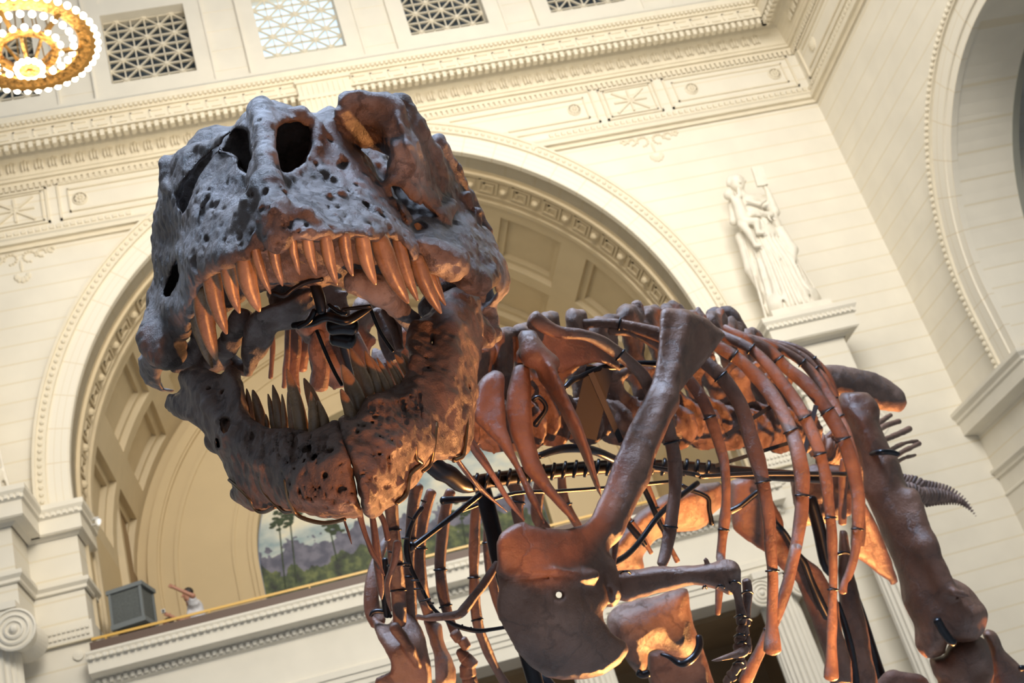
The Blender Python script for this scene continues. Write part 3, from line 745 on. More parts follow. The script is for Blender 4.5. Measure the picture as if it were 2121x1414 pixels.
# ================================================================ VOLUME MODELLING (bones, statues, people)
rng = np.random.default_rng(7)
_LAT = rng.random((32, 32, 32)).astype(np.float32)
def vnoise(P, scale):
    q = P * scale; i = np.floor(q).astype(int); f = q - i; f = f * f * (3 - 2 * f)
    def L(a, b_, c): return _LAT[(i[:, 0] + a) % 32, (i[:, 1] + b_) % 32, (i[:, 2] + c) % 32]
    x0 = L(0, 0, 0) * (1 - f[:, 0]) + L(1, 0, 0) * f[:, 0]; x1 = L(0, 1, 0) * (1 - f[:, 0]) + L(1, 1, 0) * f[:, 0]
    x2 = L(0, 0, 1) * (1 - f[:, 0]) + L(1, 0, 1) * f[:, 0]; x3 = L(0, 1, 1) * (1 - f[:, 0]) + L(1, 1, 1) * f[:, 0]
    y0 = x0 * (1 - f[:, 1]) + x1 * f[:, 1]; y1 = x2 * (1 - f[:, 1]) + x3 * f[:, 1]
    return (y0 * (1 - f[:, 2]) + y1 * f[:, 2]) * 2 - 1

def poly_sd(px, py, poly):
    """signed distance in pixels, negative inside"""
    P = np.asarray(poly, float); d2 = np.full(px.shape, 1e18); ins = np.zeros(px.shape, bool)
    for a, b_ in zip(P, np.roll(P, -1, 0)):
        e = b_ - a; wx = px - a[0]; wy = py - a[1]
        t = np.clip((wx * e[0] + wy * e[1]) / max(e @ e, 1e-9), 0, 1)
        d2 = np.minimum(d2, (wx - e[0] * t) ** 2 + (wy - e[1] * t) ** 2)
        c = ((a[1] > py) != (b_[1] > py))
        with np.errstate(divide='ignore', invalid='ignore'):
            xi = a[0] + (py - a[1]) / (b_[1] - a[1] + 1e-12) * e[0]
        ins ^= c & (px < xi)
    d = np.sqrt(d2); return np.where(ins, -d, d)

def depth_map(px, py, ctrl):
    C_ = np.asarray(ctrl, float); n = len(C_)
    if n == 1: return np.full(px.shape, C_[0, 2])
    if n < 5:
        A = np.c_[C_[:, :2] - C_[:, :2].mean(0), np.ones(n)]
        A2 = np.vstack([A, np.c_[np.eye(2) * 1.0, [0, 0]]]); s_ = np.linalg.lstsq(A2, np.r_[C_[:, 2], 0, 0], rcond=None)[0]
        m_ = C_[:, :2].mean(0); return (px - m_[0]) * s_[0] + (py - m_[1]) * s_[1] + s_[2]
    S = 100.0
    def U(r2): return np.where(r2 > 1e-12, 0.5 * r2 * np.log(np.maximum(r2, 1e-12)), 0)
    X = C_[:, :2] / S; K = U(((X[:, None] - X[None]) ** 2).sum(2)) + np.eye(n) * 0.02
    Q = np.c_[np.ones(n), X]; A = np.block([[K, Q], [Q.T, np.zeros((3, 3))]])
    w = np.linalg.solve(A, np.r_[C_[:, 2], 0, 0, 0])
    out = w[n] + w[n + 1] * px / S + w[n + 2] * py / S
    for k in range(n): out = out + w[k] * U((px / S - X[k, 0]) ** 2 + (py / S - X[k, 1]) ** 2)
    return out

def smin(a, b_, k):
    if k <= 0: return np.minimum(a, b_)
    h = np.clip(0.5 + 0.5 * (b_ - a) / k, 0, 1); return b_ * (1 - h) + a * h - k * h * (1 - h)

class Vol:
    """a signed-distance volume laid along the line of sight (right, up, depth in metres)"""
    def __init__(s, lo, hi, h):
        s.h = h; s.lo = np.array(lo, float); n = np.ceil((np.array(hi) - s.lo) / h).astype(int) + 1
        s.ax = [(s.lo[i] + h * np.arange(n[i])).astype(np.float32) for i in range(3)]
        s.f = np.full(tuple(n), 0.5, np.float32)
    @staticmethod
    def around(pts, pad, h):
        P = np.array(pts); return Vol(P.min(0) - pad, P.max(0) + pad, h)
    def sl(s, lo, hi):
        r = []
        for i in range(3):
            a = max(0, int((lo[i] - s.lo[i]) / s.h)); c = min(len(s.ax[i]), int((hi[i] - s.lo[i]) / s.h) + 2)
            if c - a < 1: return None
            r.append(slice(a, c))
        return tuple(r)
    def put(s, sl, g, op, k):
        if op == '+': s.f[sl] = smin(s.f[sl], g, k)
        else: s.f[sl] = -smin(-s.f[sl], g, k)
    def cap(s, pts, radii, k=0.01, op='+', sq=(1, 1, 1)):
        """chain of tapered capsules; pts camera metres, radii metres; sq squashes the distance per axis"""
        pts = [np.array(p, float) for p in pts]
        if isinstance(radii, (int, float)): radii = [radii] * len(pts)
        if len(pts) == 1: pts = pts * 2; radii = list(radii) * 2
        for a, b_, ra, rb in zip(pts, pts[1:], radii, radii[1:]):
            R_ = max(ra, rb) * max(1 / min(sq), 1) + k * 2 + s.h * 2
            sl = s.sl(np.minimum(a, b_) - R_, np.maximum(a, b_) + R_)
            if sl is None: continue
            X, Y, Z = np.meshgrid(s.ax[0][sl[0]], s.ax[1][sl[1]], s.ax[2][sl[2]], indexing='ij', sparse=True)
            e = b_ - a; L2 = max(e @ e, 1e-12)
            t = np.clip(((X - a[0]) * e[0] + (Y - a[1]) * e[1] + (Z - a[2]) * e[2]) / L2, 0, 1)
            dx, dy, dz = (X - a[0] - e[0] * t) * sq[0], (Y - a[1] - e[1] * t) * sq[1], (Z - a[2] - e[2] * t) * sq[2]
            s.put(sl, (np.sqrt(dx * dx + dy * dy + dz * dz) - (ra + (rb - ra) * t)).astype(np.float32), op, k)
    def relief(s, poly, ctrl, th, edge=20, k=0.0, op='+', back=None, holes=(), eround=0.0, mindepth=None):
        """a body whose outline from the front is POLY (px) and whose middle lies at the depths CTRL (px, py, depth);
        TH half thickness (m), rounded off over EDGE px; BACK: extends that far behind its front instead"""
        P = np.asarray(poly, float); C_ = np.asarray(ctrl, float)
        st = 3.0; m = 14 + 60 * k * 8
        x0, y0 = P.min(0) - m; x1, y1 = P.max(0) + m
        gx = np.arange(x0, x1 + st, st); gy = np.arange(y0, y1 + st, st)
        PX, PY = np.meshgrid(gx, gy, indexing='ij')
        sd = poly_sd(PX, PY, P)
        for hp in holes: sd = np.maximum(sd, -poly_sd(PX, PY, hp))
        D = depth_map(PX, PY, C_)
        ins = np.clip(-sd, 0, edge) / edge; prof_ = np.sqrt(np.clip(1 - (1 - ins) ** 2, 0, 1))
        gxx, gyy = np.gradient(D, st); g = np.sqrt(gxx ** 2 + gyy ** 2) * F / D
        cor = 1 / np.sqrt(1 + np.minimum(g, 3) ** 2)
        half = th * prof_ / np.maximum(cor, 0.45)
        if back is None: Df, Db = D - half, D + half
        else: Df = D + eround * (1 - prof_); Db = D + back
        dmin = float(min(Df.min(), C_[:, 2].min())) - 0.03; dmax = float(max(Db.max(), C_[:, 2].max())) + 0.03
        if mindepth: dmin = mindepth
        cs = [cm(x, y, d) for x in (x0, x1) for y in (y0, y1) for d in (dmin, dmax)]
        sl = s.sl(np.min(cs, 0), np.max(cs, 0))
        if sl is None: return
        X, Y, Z = np.meshgrid(s.ax[0][sl[0]], s.ax[1][sl[1]], s.ax[2][sl[2]], indexing='ij', sparse=True)
        qx = (CX + F * X / Z - x0) / st; qy = (CY - F * Y / Z - y0) / st
        qx = np.clip(qx, 0, len(gx) - 1.001); qy = np.clip(qy, 0, len(gy) - 1.001)
        ix = qx.astype(np.int32); iy = qy.astype(np.int32); fx = (qx - ix).astype(np.float32); fy = (qy - iy).astype(np.float32)
        def lk(A):
            A = A.astype(np.float32)
            return (A[ix, iy] * (1 - fx) + A[ix + 1, iy] * fx) * (1 - fy) + (A[ix, iy + 1] * (1 - fx) + A[ix + 1, iy + 1] * fx) * fy
        c = lk(cor); dz = np.maximum((lk(Df) - Z) * c, (Z - lk(Db)) * c); ed = lk(sd) * Z / F
        s.put(sl, np.maximum(dz, ed).astype(np.float32), op, k)
        s.last = (gx, gy, st, Df)
    def front(s, px, py):
        ds = np.arange(s.ax[2][0], s.ax[2][-1], 0.004); P = np.stack([(px - CX) / F * ds, (CY - py) / F * ds, ds], 1)
        q = np.round((P - s.lo) / s.h).astype(int); n_ = s.f.shape
        ok = (q >= 0).all(1) & (q[:, 0] < n_[0]) & (q[:, 1] < n_[1]) & (q[:, 2] < n_[2]); q = np.clip(q, 0, np.array(n_) - 1)
        w = np.flatnonzero(ok & (s.f[q[:, 0], q[:, 1], q[:, 2]] < 0)); return float(ds[w[0]]) if len(w) else None
    def mesh(s):
        f = s.f; f = f.copy()
        f[0] = f[-1] = 0.1; f[:, 0] = f[:, -1] = 0.1; f[:, :, 0] = f[:, :, -1] = 0.1
        sgn = f < 0; nx, ny, nz = f.shape
        cnt = np.zeros((nx - 1, ny - 1, nz - 1), np.int8)
        offs = [(i, j, k) for i in (0, 1) for j in (0, 1) for k in (0, 1)]
        for i, j, k in offs: cnt += sgn[i:nx - 1 + i, j:ny - 1 + j, k:nz - 1 + k]
        act = np.argwhere((cnt > 0) & (cnt < 8))
        vals = {o: f[act[:, 0] + o[0], act[:, 1] + o[1], act[:, 2] + o[2]] for o in offs}
        acc = np.zeros((len(act), 3)); n = np.zeros(len(act))
        for o in offs:
            for ax in range(3):
                if o[ax]: continue
                p = list(o); p[ax] = 1; p = tuple(p); a, c = vals[o], vals[p]; m = (a < 0) != (c < 0)
                t = np.where(m, a / np.where(m, a - c, 1), 0)
                v = np.array(o, float)[None].repeat(len(act), 0); v[:, ax] = t
                acc += v * m[:, None]; n += m
        V = (act + acc / n[:, None]) * s.h + s.lo
        idx = np.full(cnt.shape, -1, np.int64); idx[act[:, 0], act[:, 1], act[:, 2]] = np.arange(len(act))
        F_ = []
        for ax in range(3):
            A = np.moveaxis(sgn, ax, 0); I = np.moveaxis(idx, ax, 0)
            e = A[:-1] != A[1:]; e = e[:, 1:-1, 1:-1]; q = np.argwhere(e)
            q = q + [0, 1, 1]; i, j, k = q.T
            a, b_, c, d = I[i, j - 1, k - 1], I[i, j, k - 1], I[i, j, k], I[i, j - 1, k]
            w = A[i, j, k]; F4 = np.stack([a, b_, c, d], 1)
            if ax == 1: w = ~w
            F4[~w] = F4[~w][:, ::-1]; F_.append(F4)
        Fc = np.concatenate(F_); Fc = Fc[(Fc >= 0).all(1)]
        return V, Fc

def smooth_mesh(V, Fc, it=2, lam=0.5):
    n = len(V); E = np.concatenate([Fc[:, [0, 1]], Fc[:, [1, 2]], Fc[:, [2, 3]], Fc[:, [3, 0]]])
    E = np.concatenate([E, E[:, ::-1]])
    deg = np.bincount(E[:, 0], minlength=n)[:, None] + 1e-9
    for k in range(it):
        S = np.stack([np.bincount(E[:, 0], weights=V[E[:, 1], j], minlength=n) for j in range(3)], 1) / deg
        V = V + (S - V) * lam
    return V
def vnormals(V, Fc):
    n = np.cross(V[Fc[:, 2]] - V[Fc[:, 0]], V[Fc[:, 3]] - V[Fc[:, 1]])
    N_ = np.zeros_like(V)
    for k in range(4):
        for j in range(3): N_[:, j] += np.bincount(Fc[:, k], weights=n[:, j], minlength=len(V))
    return N_ / (np.linalg.norm(N_, axis=1)[:, None] + 1e-12)
def vol_obj(name, vol, mat, parent, rough=0.0, rs=12, it=2, fine=0.0, fs=45, drop=True):
    V, Fc = vol.mesh()
    if len(V) == 0: return None
    V = smooth_mesh(V, Fc, it)
    W_ = to_world(V); Fw = Fc[:, ::-1]
    a = W_[Fw[:, 0]]; vol_ = (np.cross(W_[Fw[:, 1]] - a, W_[Fw[:, 2]] - a) * (a - W_.mean(0))).sum()
    if vol_ < 0: Fw = Fw[:, ::-1]
    if rough or fine:
        Nn = vnormals(W_, Fw); d = 0
        if rough: d = rough * (vnoise(W_, rs) * 0.65 + vnoise(W_ + 5.3, rs * 2.3) * 0.35)
        if fine: d = d + fine * vnoise(W_ + 9.1, fs)
        W_ = W_ + Nn * np.asarray(d)[:, None]
    return mk(name, W_, np.ascontiguousarray(Fw), mat, parent)

# crop frames used while measuring the photograph: origin and enlargement
ZF = {'0': (0, 0, 1), 'a': (270, 180, 3.142), 'b': (650, 180, 3.142), 'c': (270, 560, 3.142), 'd': (650, 560, 2.571), 'e': (960, 600, 2.571),
      'f': (1450, 600, 2.357), 'g': (740, 1000, 3.415), 'h': (1240, 1000, 3.415), 'k': (1850, 1000, 3.417), 'm': (180, 980, 3.03)}
def T(spec):
    """'a 850,90 935,95 0 540,215 ...': letters switch frame; a third number is kept (depth or radius)"""
    z = ZF['0']; out = []
    for w in spec.split():
        if ',' not in w: z = ZF[w]; continue
        v = [float(x) for x in w.split(',')]
        out.append([z[0] + v[0] / z[2], z[1] + v[1] / z[2]] + v[2:])
    return out

def catmull(P, n):
    P = np.asarray(P, float)
    if len(P) == 2: return P[0] + (P[1] - P[0]) * np.linspace(0, 1, n)[:, None]
    Q = np.vstack([2 * P[0] - P[1], P, 2 * P[-1] - P[-2]]); m = len(P) - 1; out = []
    L = np.r_[0, np.cumsum(np.linalg.norm(np.diff(P[:, :3], axis=0), axis=1))]; ts = np.interp(np.linspace(0, L[-1], n), L, np.arange(m + 1))
    for t in ts:
        i = min(int(t), m - 1); u = t - i; a, b_, c, d = Q[i], Q[i + 1], Q[i + 2], Q[i + 3]
        out.append(0.5 * ((2 * b_) + (-a + c) * u + (2 * a - 5 * b_ + 4 * c - d) * u * u + (-a + 3 * b_ - 3 * c + d) * u ** 3))
    return np.array(out)

def tube(pts, n=40, seg=12, flat=1.0, rough=0.0, rs=25, caps=True, ax=None, blunt=0.5):
    """pts: world x, y, z, r ; flat: thickness across the line of sight as a share of the width. returns verts, quads"""
    Q = catmull(pts, n); C_ = Q[:, :3]; R_ = np.maximum(Q[:, 3], 1e-4)
    Tn = np.gradient(C_, axis=0); Tn /= np.linalg.norm(Tn, axis=1)[:, None] + 1e-12
    vw = C_ - EYE if ax is None else np.tile(ax, (n, 1)); vw = vw / np.linalg.norm(vw, axis=1)[:, None]
    S_ = np.cross(Tn, vw); bad = np.linalg.norm(S_, axis=1) < 0.05
    S_[bad] = np.cross(Tn[bad], [0.3, 0.2, 1.0]); S_ /= np.linalg.norm(S_, axis=1)[:, None]
    N_ = np.cross(S_, Tn)
    rows = []; e = min(0.9, blunt)
    C2 = [C_[0] - Tn[0] * R_[0] * e]; R2 = [R_[0] * 0.35]; i2 = [0]
    C2 += [C_[0] - Tn[0] * R_[0] * e * 0.6]; R2 += [R_[0] * 0.78]; i2 += [0]
    C2 += list(C_); R2 += list(R_); i2 += list(range(n))
    C2 += [C_[-1] + Tn[-1] * R_[-1] * e * 0.6, C_[-1] + Tn[-1] * R_[-1] * e]; R2 += [R_[-1] * 0.78, R_[-1] * 0.35]; i2 += [n - 1, n - 1]
    a = 2 * PI * np.arange(seg) / seg; ca, sa = np.cos(a)[:, None], np.sin(a)[:, None]
    for c, r, i in zip(C2, R2, i2): rows.append(c + S_[i] * r * ca + N_[i] * r * flat * sa)
    V = np.concatenate(rows); m = len(rows)
    if rough: V = V + (V - np.repeat(np.array(C2), seg, 0)) / (np.repeat(np.array(R2), seg)[:, None]) * (rough * vnoise(V, rs))[:, None]
    i, j = np.meshgrid(np.arange(m - 1), np.arange(seg), indexing='ij'); j2 = (j + 1) % seg
    Fq = np.stack([i * seg + j, i * seg + j2, (i + 1) * seg + j2, (i + 1) * seg + j], -1).reshape(-1, 4)
    fs = [tuple(x) for x in Fq]; fs.append(tuple(range(seg))[::-1]); fs.append(tuple(range((m - 1) * seg, m * seg)))
    return V, fs
def ptube(spec, dep, n=40, seg=12, **kw):
    """spec px points with half width in px as third number; dep: depth (number or list) """
    P = T(spec) if isinstance(spec, str) else spec
    if isinstance(dep, (int, float)): dep = [dep] * len(P)
    elif len(dep) != len(P): dep = list(np.interp(np.linspace(0, 1, len(P)), np.linspace(0, 1, len(dep)), dep))
    pts = [np.r_[wp(p[0], p[1], d), p[2] * d / F] for p, d in zip(P, dep)]
    return tube(pts, n, seg, **kw)
def bone_tube(name, spec, dep, mat, parent, **kw):
    V, fs = ptube(spec, dep, **kw); return mk(name, V, fs, mat, parent, fix=True)

def bone(name, spec, ctrl, th, edge, mat, parent, h=0.012, holes=(), extra=None, rough=0.004, rs=14, fine=0.0, it=2, k=0.0):
    P = T(spec); C_ = T(ctrl) if isinstance(ctrl, str) else ctrl
    P2 = np.array([p[:2] for p in P]); ds = [c[2] for c in C_]
    D = depth_map(P2[:, 0], P2[:, 1], C_)
    dmn, dmx = min(min(ds), D.min()) - th * 1.6 - 0.03, max(max(ds), D.max()) + th * 1.6 + 0.03
    cs = [cm(x, y, d) for x in (P2[:, 0].min() - 8, P2[:, 0].max() + 8) for y in (P2[:, 1].min() - 8, P2[:, 1].max() + 8) for d in (dmn, dmx)]
    v = Vol(np.min(cs, 0), np.max(cs, 0), h)
    v.relief(P2, C_, th, edge, holes=[np.array([q[:2] for q in T(hh)]) for hh in holes], k=k)
    if extra: extra(v)
    return vol_obj(name, v, mat, parent, rough, rs, it, fine)

# ---------------------------------------------------------------- bone materials
def bone_mat(name, dark, mid, lite, rough=0.42, bump=0.6, scale=1.0, spec=0.5, band=0.18):
    m, nt, b = nodes(name)
    tc = N(nt, 'ShaderNodeTexCoord'); geo = N(nt, 'ShaderNodeNewGeometry')
    n1 = N(nt, 'ShaderNodeTexNoise'); n1.inputs['Scale'].default_value = 4.0 * scale; n1.inputs['Detail'].default_value = 8; n1.inputs['Roughness'].default_value = 0.62
    nt.links.new(geo.outputs['Position'], n1.inputs['Vector'])
    r = ramp(nt, [(0.48 - band, dark), (0.5, mid), (0.5 + band, lite)]); nt.links.new(n1.outputs['Fac'], r.inputs['Fac'])
    n2 = N(nt, 'ShaderNodeTexNoise'); n2.inputs['Scale'].default_value = 22 * scale; n2.inputs['Detail'].default_value = 9; n2.inputs['Roughness'].default_value = 0.7
    nt.links.new(geo.outputs['Position'], n2.inputs['Vector'])
    vz = N(nt, 'ShaderNodeTexVoronoi', feature='DISTANCE_TO_EDGE'); vz.inputs['Scale'].default_value = 7 * scale
    wv = N(nt, 'ShaderNodeMixRGB'); wv.inputs[0].default_value = 0.12; nt.links.new(geo.outputs['Position'], wv.inputs[1]); nt.links.new(n2.outputs['Color'], wv.inputs[2])
    nt.links.new(wv.outputs[0], vz.inputs['Vector'])
    ck = mth(nt, 'MINIMUM', mth(nt, 'MULTIPLY', vz.outputs['Distance'], 18.0), 1.0)
    mx = N(nt, 'ShaderNodeMixRGB', blend_type='MULTIPLY'); mx.inputs[0].default_value = 0.28
    nt.links.new(r.outputs['Color'], mx.inputs[1]); nt.links.new(ck, mx.inputs[2])
    nt.links.new(mx.outputs[0], b.inputs['Base Color'])
    hgt = mth(nt, 'ADD', n2.outputs['Fac'], mth(nt, 'MULTIPLY', ck, 0.12))
    bp = N(nt, 'ShaderNodeBump'); bp.inputs['Strength'].default_value = bump; bp.inputs['Distance'].default_value = 0.012
    nt.links.new(hgt, bp.inputs['Height']); nt.links.new(bp.outputs['Normal'], b.inputs['Normal'])
    rr = mth(nt, 'MULTIPLY_ADD', n1.outputs['Fac'], 0.25, rough - 0.12); nt.links.new(rr, b.inputs['Roughness'])
    b.inputs['Specular IOR Level'].default_value = spec
    return m
M['skull'] = bone_mat('fossil_skull_bone', (0.050, 0.031, 0.022), (0.11, 0.080, 0.066), (0.19, 0.168, 0.165), 0.46, 1.0, band=0.11)
M['jaw'] = bone_mat('fossil_jaw_bone', (0.045, 0.027, 0.019), (0.115, 0.068, 0.045), (0.18, 0.112, 0.075), 0.40, 1.0)
M['bone'] = bone_mat('fossil_bone', (0.050, 0.022, 0.014), (0.125, 0.058, 0.034), (0.20, 0.100, 0.062), 0.36, 0.6, 0.9)
M['bone2'] = bone_mat('fossil_bone_rough', (0.050, 0.025, 0.017), (0.130, 0.068, 0.044), (0.23, 0.135, 0.095), 0.45, 0.8, 1.0)
M['tooth'] = bone_mat('fossil_tooth', (0.10, 0.055, 0.026), (0.20, 0.115, 0.055), (0.30, 0.18, 0.09), 0.26, 0.12, 2.0, 0.6)

# ================================================================ THE SKELETON
SK = empty('dinosaur_skeleton', (1.4, 5.0, 0), 'mounted brown skeleton of a huge meat-eating dinosaur, jaws open, held up on black steel', 'skeleton')
HQ = 0.0048
# ---- upper skull
v = Vol(cm(270, 850, 3.75) * [1, 1, 0] + [-0.02, 0, 2.45], np.maximum(cm(1075, 180, 3.75), cm(1075, 180, 2.5)) * [1, 1, 0] + [0.1, 0.02, 3.78], HQ)
snout = T('a 850,90 935,95 1050,130 1130,160 1200,180 0 682,221 b 155,145 195,220 225,310 280,400 340,440 390,510 420,580 490,650 540,750 600,850 650,930 700,1010 770,1120 740,1150 700,1150 640,1140 600,1060 560,1010 490,985 380,1005 270,985 170,985 60,995 a 1050,1015 990,1030 900,1040 870,1060 800,1080 790,1130 700,1150 600,1190 520,1230 500,1250 430,1330 c 415,140 430,300 430,345 395,370 370,280 340,160 a 330,1250 315,1100 330,1010 325,920 360,850 400,720 430,640 470,570 570,440 600,380 655,290 690,240 740,180 800,130')
sn_c = [(545, 215, 2.98), (548, 262, 2.86), (548, 320, 2.76), (553, 380, 2.68), (563, 430, 2.62), (572, 480, 2.585), (580, 505, 2.60),
        (610, 228, 3.02), (650, 262, 3.02), (500, 250, 3.02), (480, 275, 3.03), (655, 330, 2.95), (640, 370, 2.87), (600, 385, 2.80), (700, 280, 3.05),
        (610, 430, 2.67), (650, 470, 2.61), (700, 400, 2.87), (690, 450, 2.74), (700, 485, 2.645), (760, 400, 2.95), (750, 462, 2.78), (790, 488, 2.78), (850, 515, 2.90), (893, 542, 3.04),
        (800, 400, 3.04), (745, 320, 3.06), (708, 245, 3.08), (845, 460, 3.03), (505, 400, 2.80), (520, 440, 2.68), (470, 370, 2.89), (445, 440, 2.84), (405, 460, 2.94), (480, 480, 2.71), (430, 540, 2.75),
        (380, 560, 2.93), (378, 611, 3.0), (398, 665, 3.10), (480, 540, 2.66), (520, 525, 2.62), (455, 310, 3.02), (408, 400, 3.01), (430, 590, 2.80)]
v.relief(snout, sn_c, 0, 34, k=0.02, back=0.46, eround=0.075)
SMAP = [np.array(sn_c)]
# nasal column and rims
v.cap([cm(541, 228, 3.0), cm(547, 262, 2.86), cm(550, 320, 2.765), cm(556, 380, 2.685), cm(566, 440, 2.615), cm(574, 496, 2.60)], [0.034, 0.020, 0.017, 0.020, 0.030, 0.030], 0.02)
v.cap([cm(556, 385, 2.69), cm(590, 430, 2.66), cm(640, 455, 2.65)], [0.02, 0.018, 0.014], 0.04)
v.cap([cm(550, 390, 2.69), cm(520, 432, 2.70), cm(500, 450, 2.71)], [0.02, 0.016, 0.012], 0.04)
v.cap([cm(585, 236, 3.01), cm(625, 238, 3.02), cm(657, 264, 3.02), cm(659, 305, 2.98)], [0.020, 0.018, 0.016, 0.012], 0.015)
# cheek and brow wall on the animal's left
wallL = T('0 690,224 b 210,105 240,60 280,40 330,55 400,50 470,60 510,95 560,105 610,135 630,170 700,270 800,370 880,500 950,610 985,695 1020,700 1025,790 1085,820 1075,890 1160,960 1210,1070 1250,1130 1285,1260 1265,1330 1200,1400 0 1019,640 998,641 1012,630 1029,610 1023,591 996,597 980,595 961,579 955,571 946,560 930,565 901,564 888,545 860,500 830,440 780,350 720,300 700,260')
wl_c = [(720, 212, 3.10), (745, 198, 3.14), (800, 203, 3.16), (845, 225, 3.22), (872, 268, 3.30), (905, 300, 3.38), (930, 345, 3.45), (952, 385, 3.52), (985, 440, 3.55), (1015, 490, 3.54),
        (1050, 545, 3.54), (1058, 585, 3.58), (1035, 620, 3.58), (1010, 635, 3.58), (735, 240, 3.12), (765, 240, 3.13), (795, 235, 3.13), (822, 255, 3.12), (838, 300, 3.10), (855, 340, 3.13), (790, 290, 3.17), (750, 285, 3.17), (770, 265, 3.16), (810, 310, 3.15),
        (815, 378, 3.12), (845, 395, 3.15), (880, 385, 3.22), (915, 430, 3.30), (940, 455, 3.40), (873, 462, 3.16), (885, 492, 3.08), (910, 520, 3.06), (935, 512, 3.12), (975, 500, 3.30), (950, 470, 3.30), (940, 555, 3.09), (905, 558, 3.06), (962, 572, 3.15),
        (995, 548, 3.26), (1022, 560, 3.38), (850, 478, 3.06), (832, 445, 3.06), (985, 585, 3.20), (750, 350, 3.2)]
h1 = T('b 255,355 300,400 350,398 430,420 500,464 538,510 540,545 490,600 470,640 420,640 300,520 200,380')
h2 = T('b 500,640 560,650 620,720 700,770 690,730 720,760 780,800 830,860 700,850 640,870 600,780 520,700')
h3 = T('b 640,885 690,880 735,925 660,945')
v.relief(wallL, wl_c, 0.030, 16, k=0.012, holes=(h1, h2, h3))
v.cap([cm(716, 206, 3.08), cm(745, 203, 3.09), cm(800, 208, 3.12), cm(825, 225, 3.12)], [0.022, 0.020, 0.020, 0.022], 0.02)
v.cap([cm(830, 215, 3.2), cm(860, 270, 3.22), cm(890, 320, 3.28), cm(915, 370, 3.33)], [0.03, 0.03, 0.025, 0.02], 0.03)
v.cap([cm(838, 300, 3.12), cm(826, 345, 3.10), cm(815, 380, 3.08), cm(850, 400, 3.11), cm(895, 420, 3.2)], [0.025, 0.024, 0.02, 0.018, 0.015], 0.025)
v.cap([cm(885, 505, 3.05), cm(905, 535, 3.03), cm(935, 548, 3.06), cm(955, 528, 3.1)], [0.03, 0.036, 0.036, 0.018], 0.02)
v.cap([cm(965, 575, 3.16), cm(990, 585, 3.2), cm(1015, 570, 3.32)], [0.03, 0.03, 0.03], 0.025)
v.cap([cm(968, 405, 3.47), cm(972, 425, 3.48)], [0.016, 0.012], 0.01); v.cap([cm(985, 442, 3.5), cm(990, 460, 3.5)], [0.018, 0.014], 0.01)
v.cap([cm(905, 300, 3.45), cm(940, 360, 3.52), cm(965, 420, 3.6), cm(1005, 480, 3.62)], [0.03, 0.025, 0.03, 0.02], 0.02)
v.cap([cm(860, 430, 3.13), cm(905, 450, 3.2), cm(935, 425, 3.32)], [0.014, 0.02, 0.02], 0.015)
v.cap([cm(930, 440, 3.27), cm(918, 462, 3.22), cm(924, 480, 3.2)], [0.014, 0.016, 0.012], 0.01)
for p0, p1, r_ in (((895, 350), (925, 395), 0.010), ((840, 330), (880, 350), 0.008), ((905, 480), (960, 490), 0.008), ((860, 370), (905, 385), 0.008)):
    v.cap([cm(*p0, 3.19), cm(*p1, 3.30)], r_, 0.01, '-')
# the far side (animal's right), seen edge-on
wallR = T('0 478,268 458,275 432,291 410,293 381,307 362,320 348,339 345,361 334,384 322,422 316,460 312,492 313,530 318,556 318,578 306,603 303,617 302,655 289,706 294,738 286,741 289,767 302,795 334,811 359,813 366,808 340,803 331,785 331,767 345,760 369,760 369,751 367,725 372,706 391,697 398,678 410,600 400,520 420,430 470,350 500,290')
wr_c = [(474, 271, 2.98), (432, 291, 3.10), (381, 307, 3.20), (348, 339, 3.32), (334, 384, 3.38), (316, 460, 3.46), (313, 530, 3.50), (303, 617, 3.52), (289, 706, 3.52), (289, 767, 3.54), (334, 811, 3.54), (359, 813, 3.52),
        (365, 725, 3.30), (396, 678, 3.16), (391, 697, 3.2), (385, 611, 3.06), (375, 530, 3.04), (390, 450, 3.04), (460, 320, 3.04), (330, 660, 3.33), (335, 720, 3.28), (345, 580, 3.36), (355, 500, 3.34), (350, 400, 3.28), (375, 340, 3.20), (420, 320, 3.15), (500, 290, 3.05), (300, 740, 3.4), (345, 640, 3.22)]
hr1 = T('a 655,300 570,430 480,560 430,670 400,760 372,830 340,830 310,780 292,700 350,600 430,500 540,400')
hr2 = T('a 335,1095 300,1120 240,1280 220,1350 250,1370 300,1280 340,1200')
v.relief(wallR, wr_c, 0.030, 16, k=0.015, holes=(hr2,))
v.relief(hr1, [(400, 380, 3.12)], 0.15, 8, k=0.01, op='-')
v.cap([cm(352, 345, 3.28), cm(355, 380, 3.27), cm(362, 400, 3.2)], [0.03, 0.03, 0.02], 0.02)
v.cap([cm(325, 650, 3.38), cm(330, 700, 3.3), cm(350, 735, 3.25)], [0.035, 0.05, 0.04], 0.04)
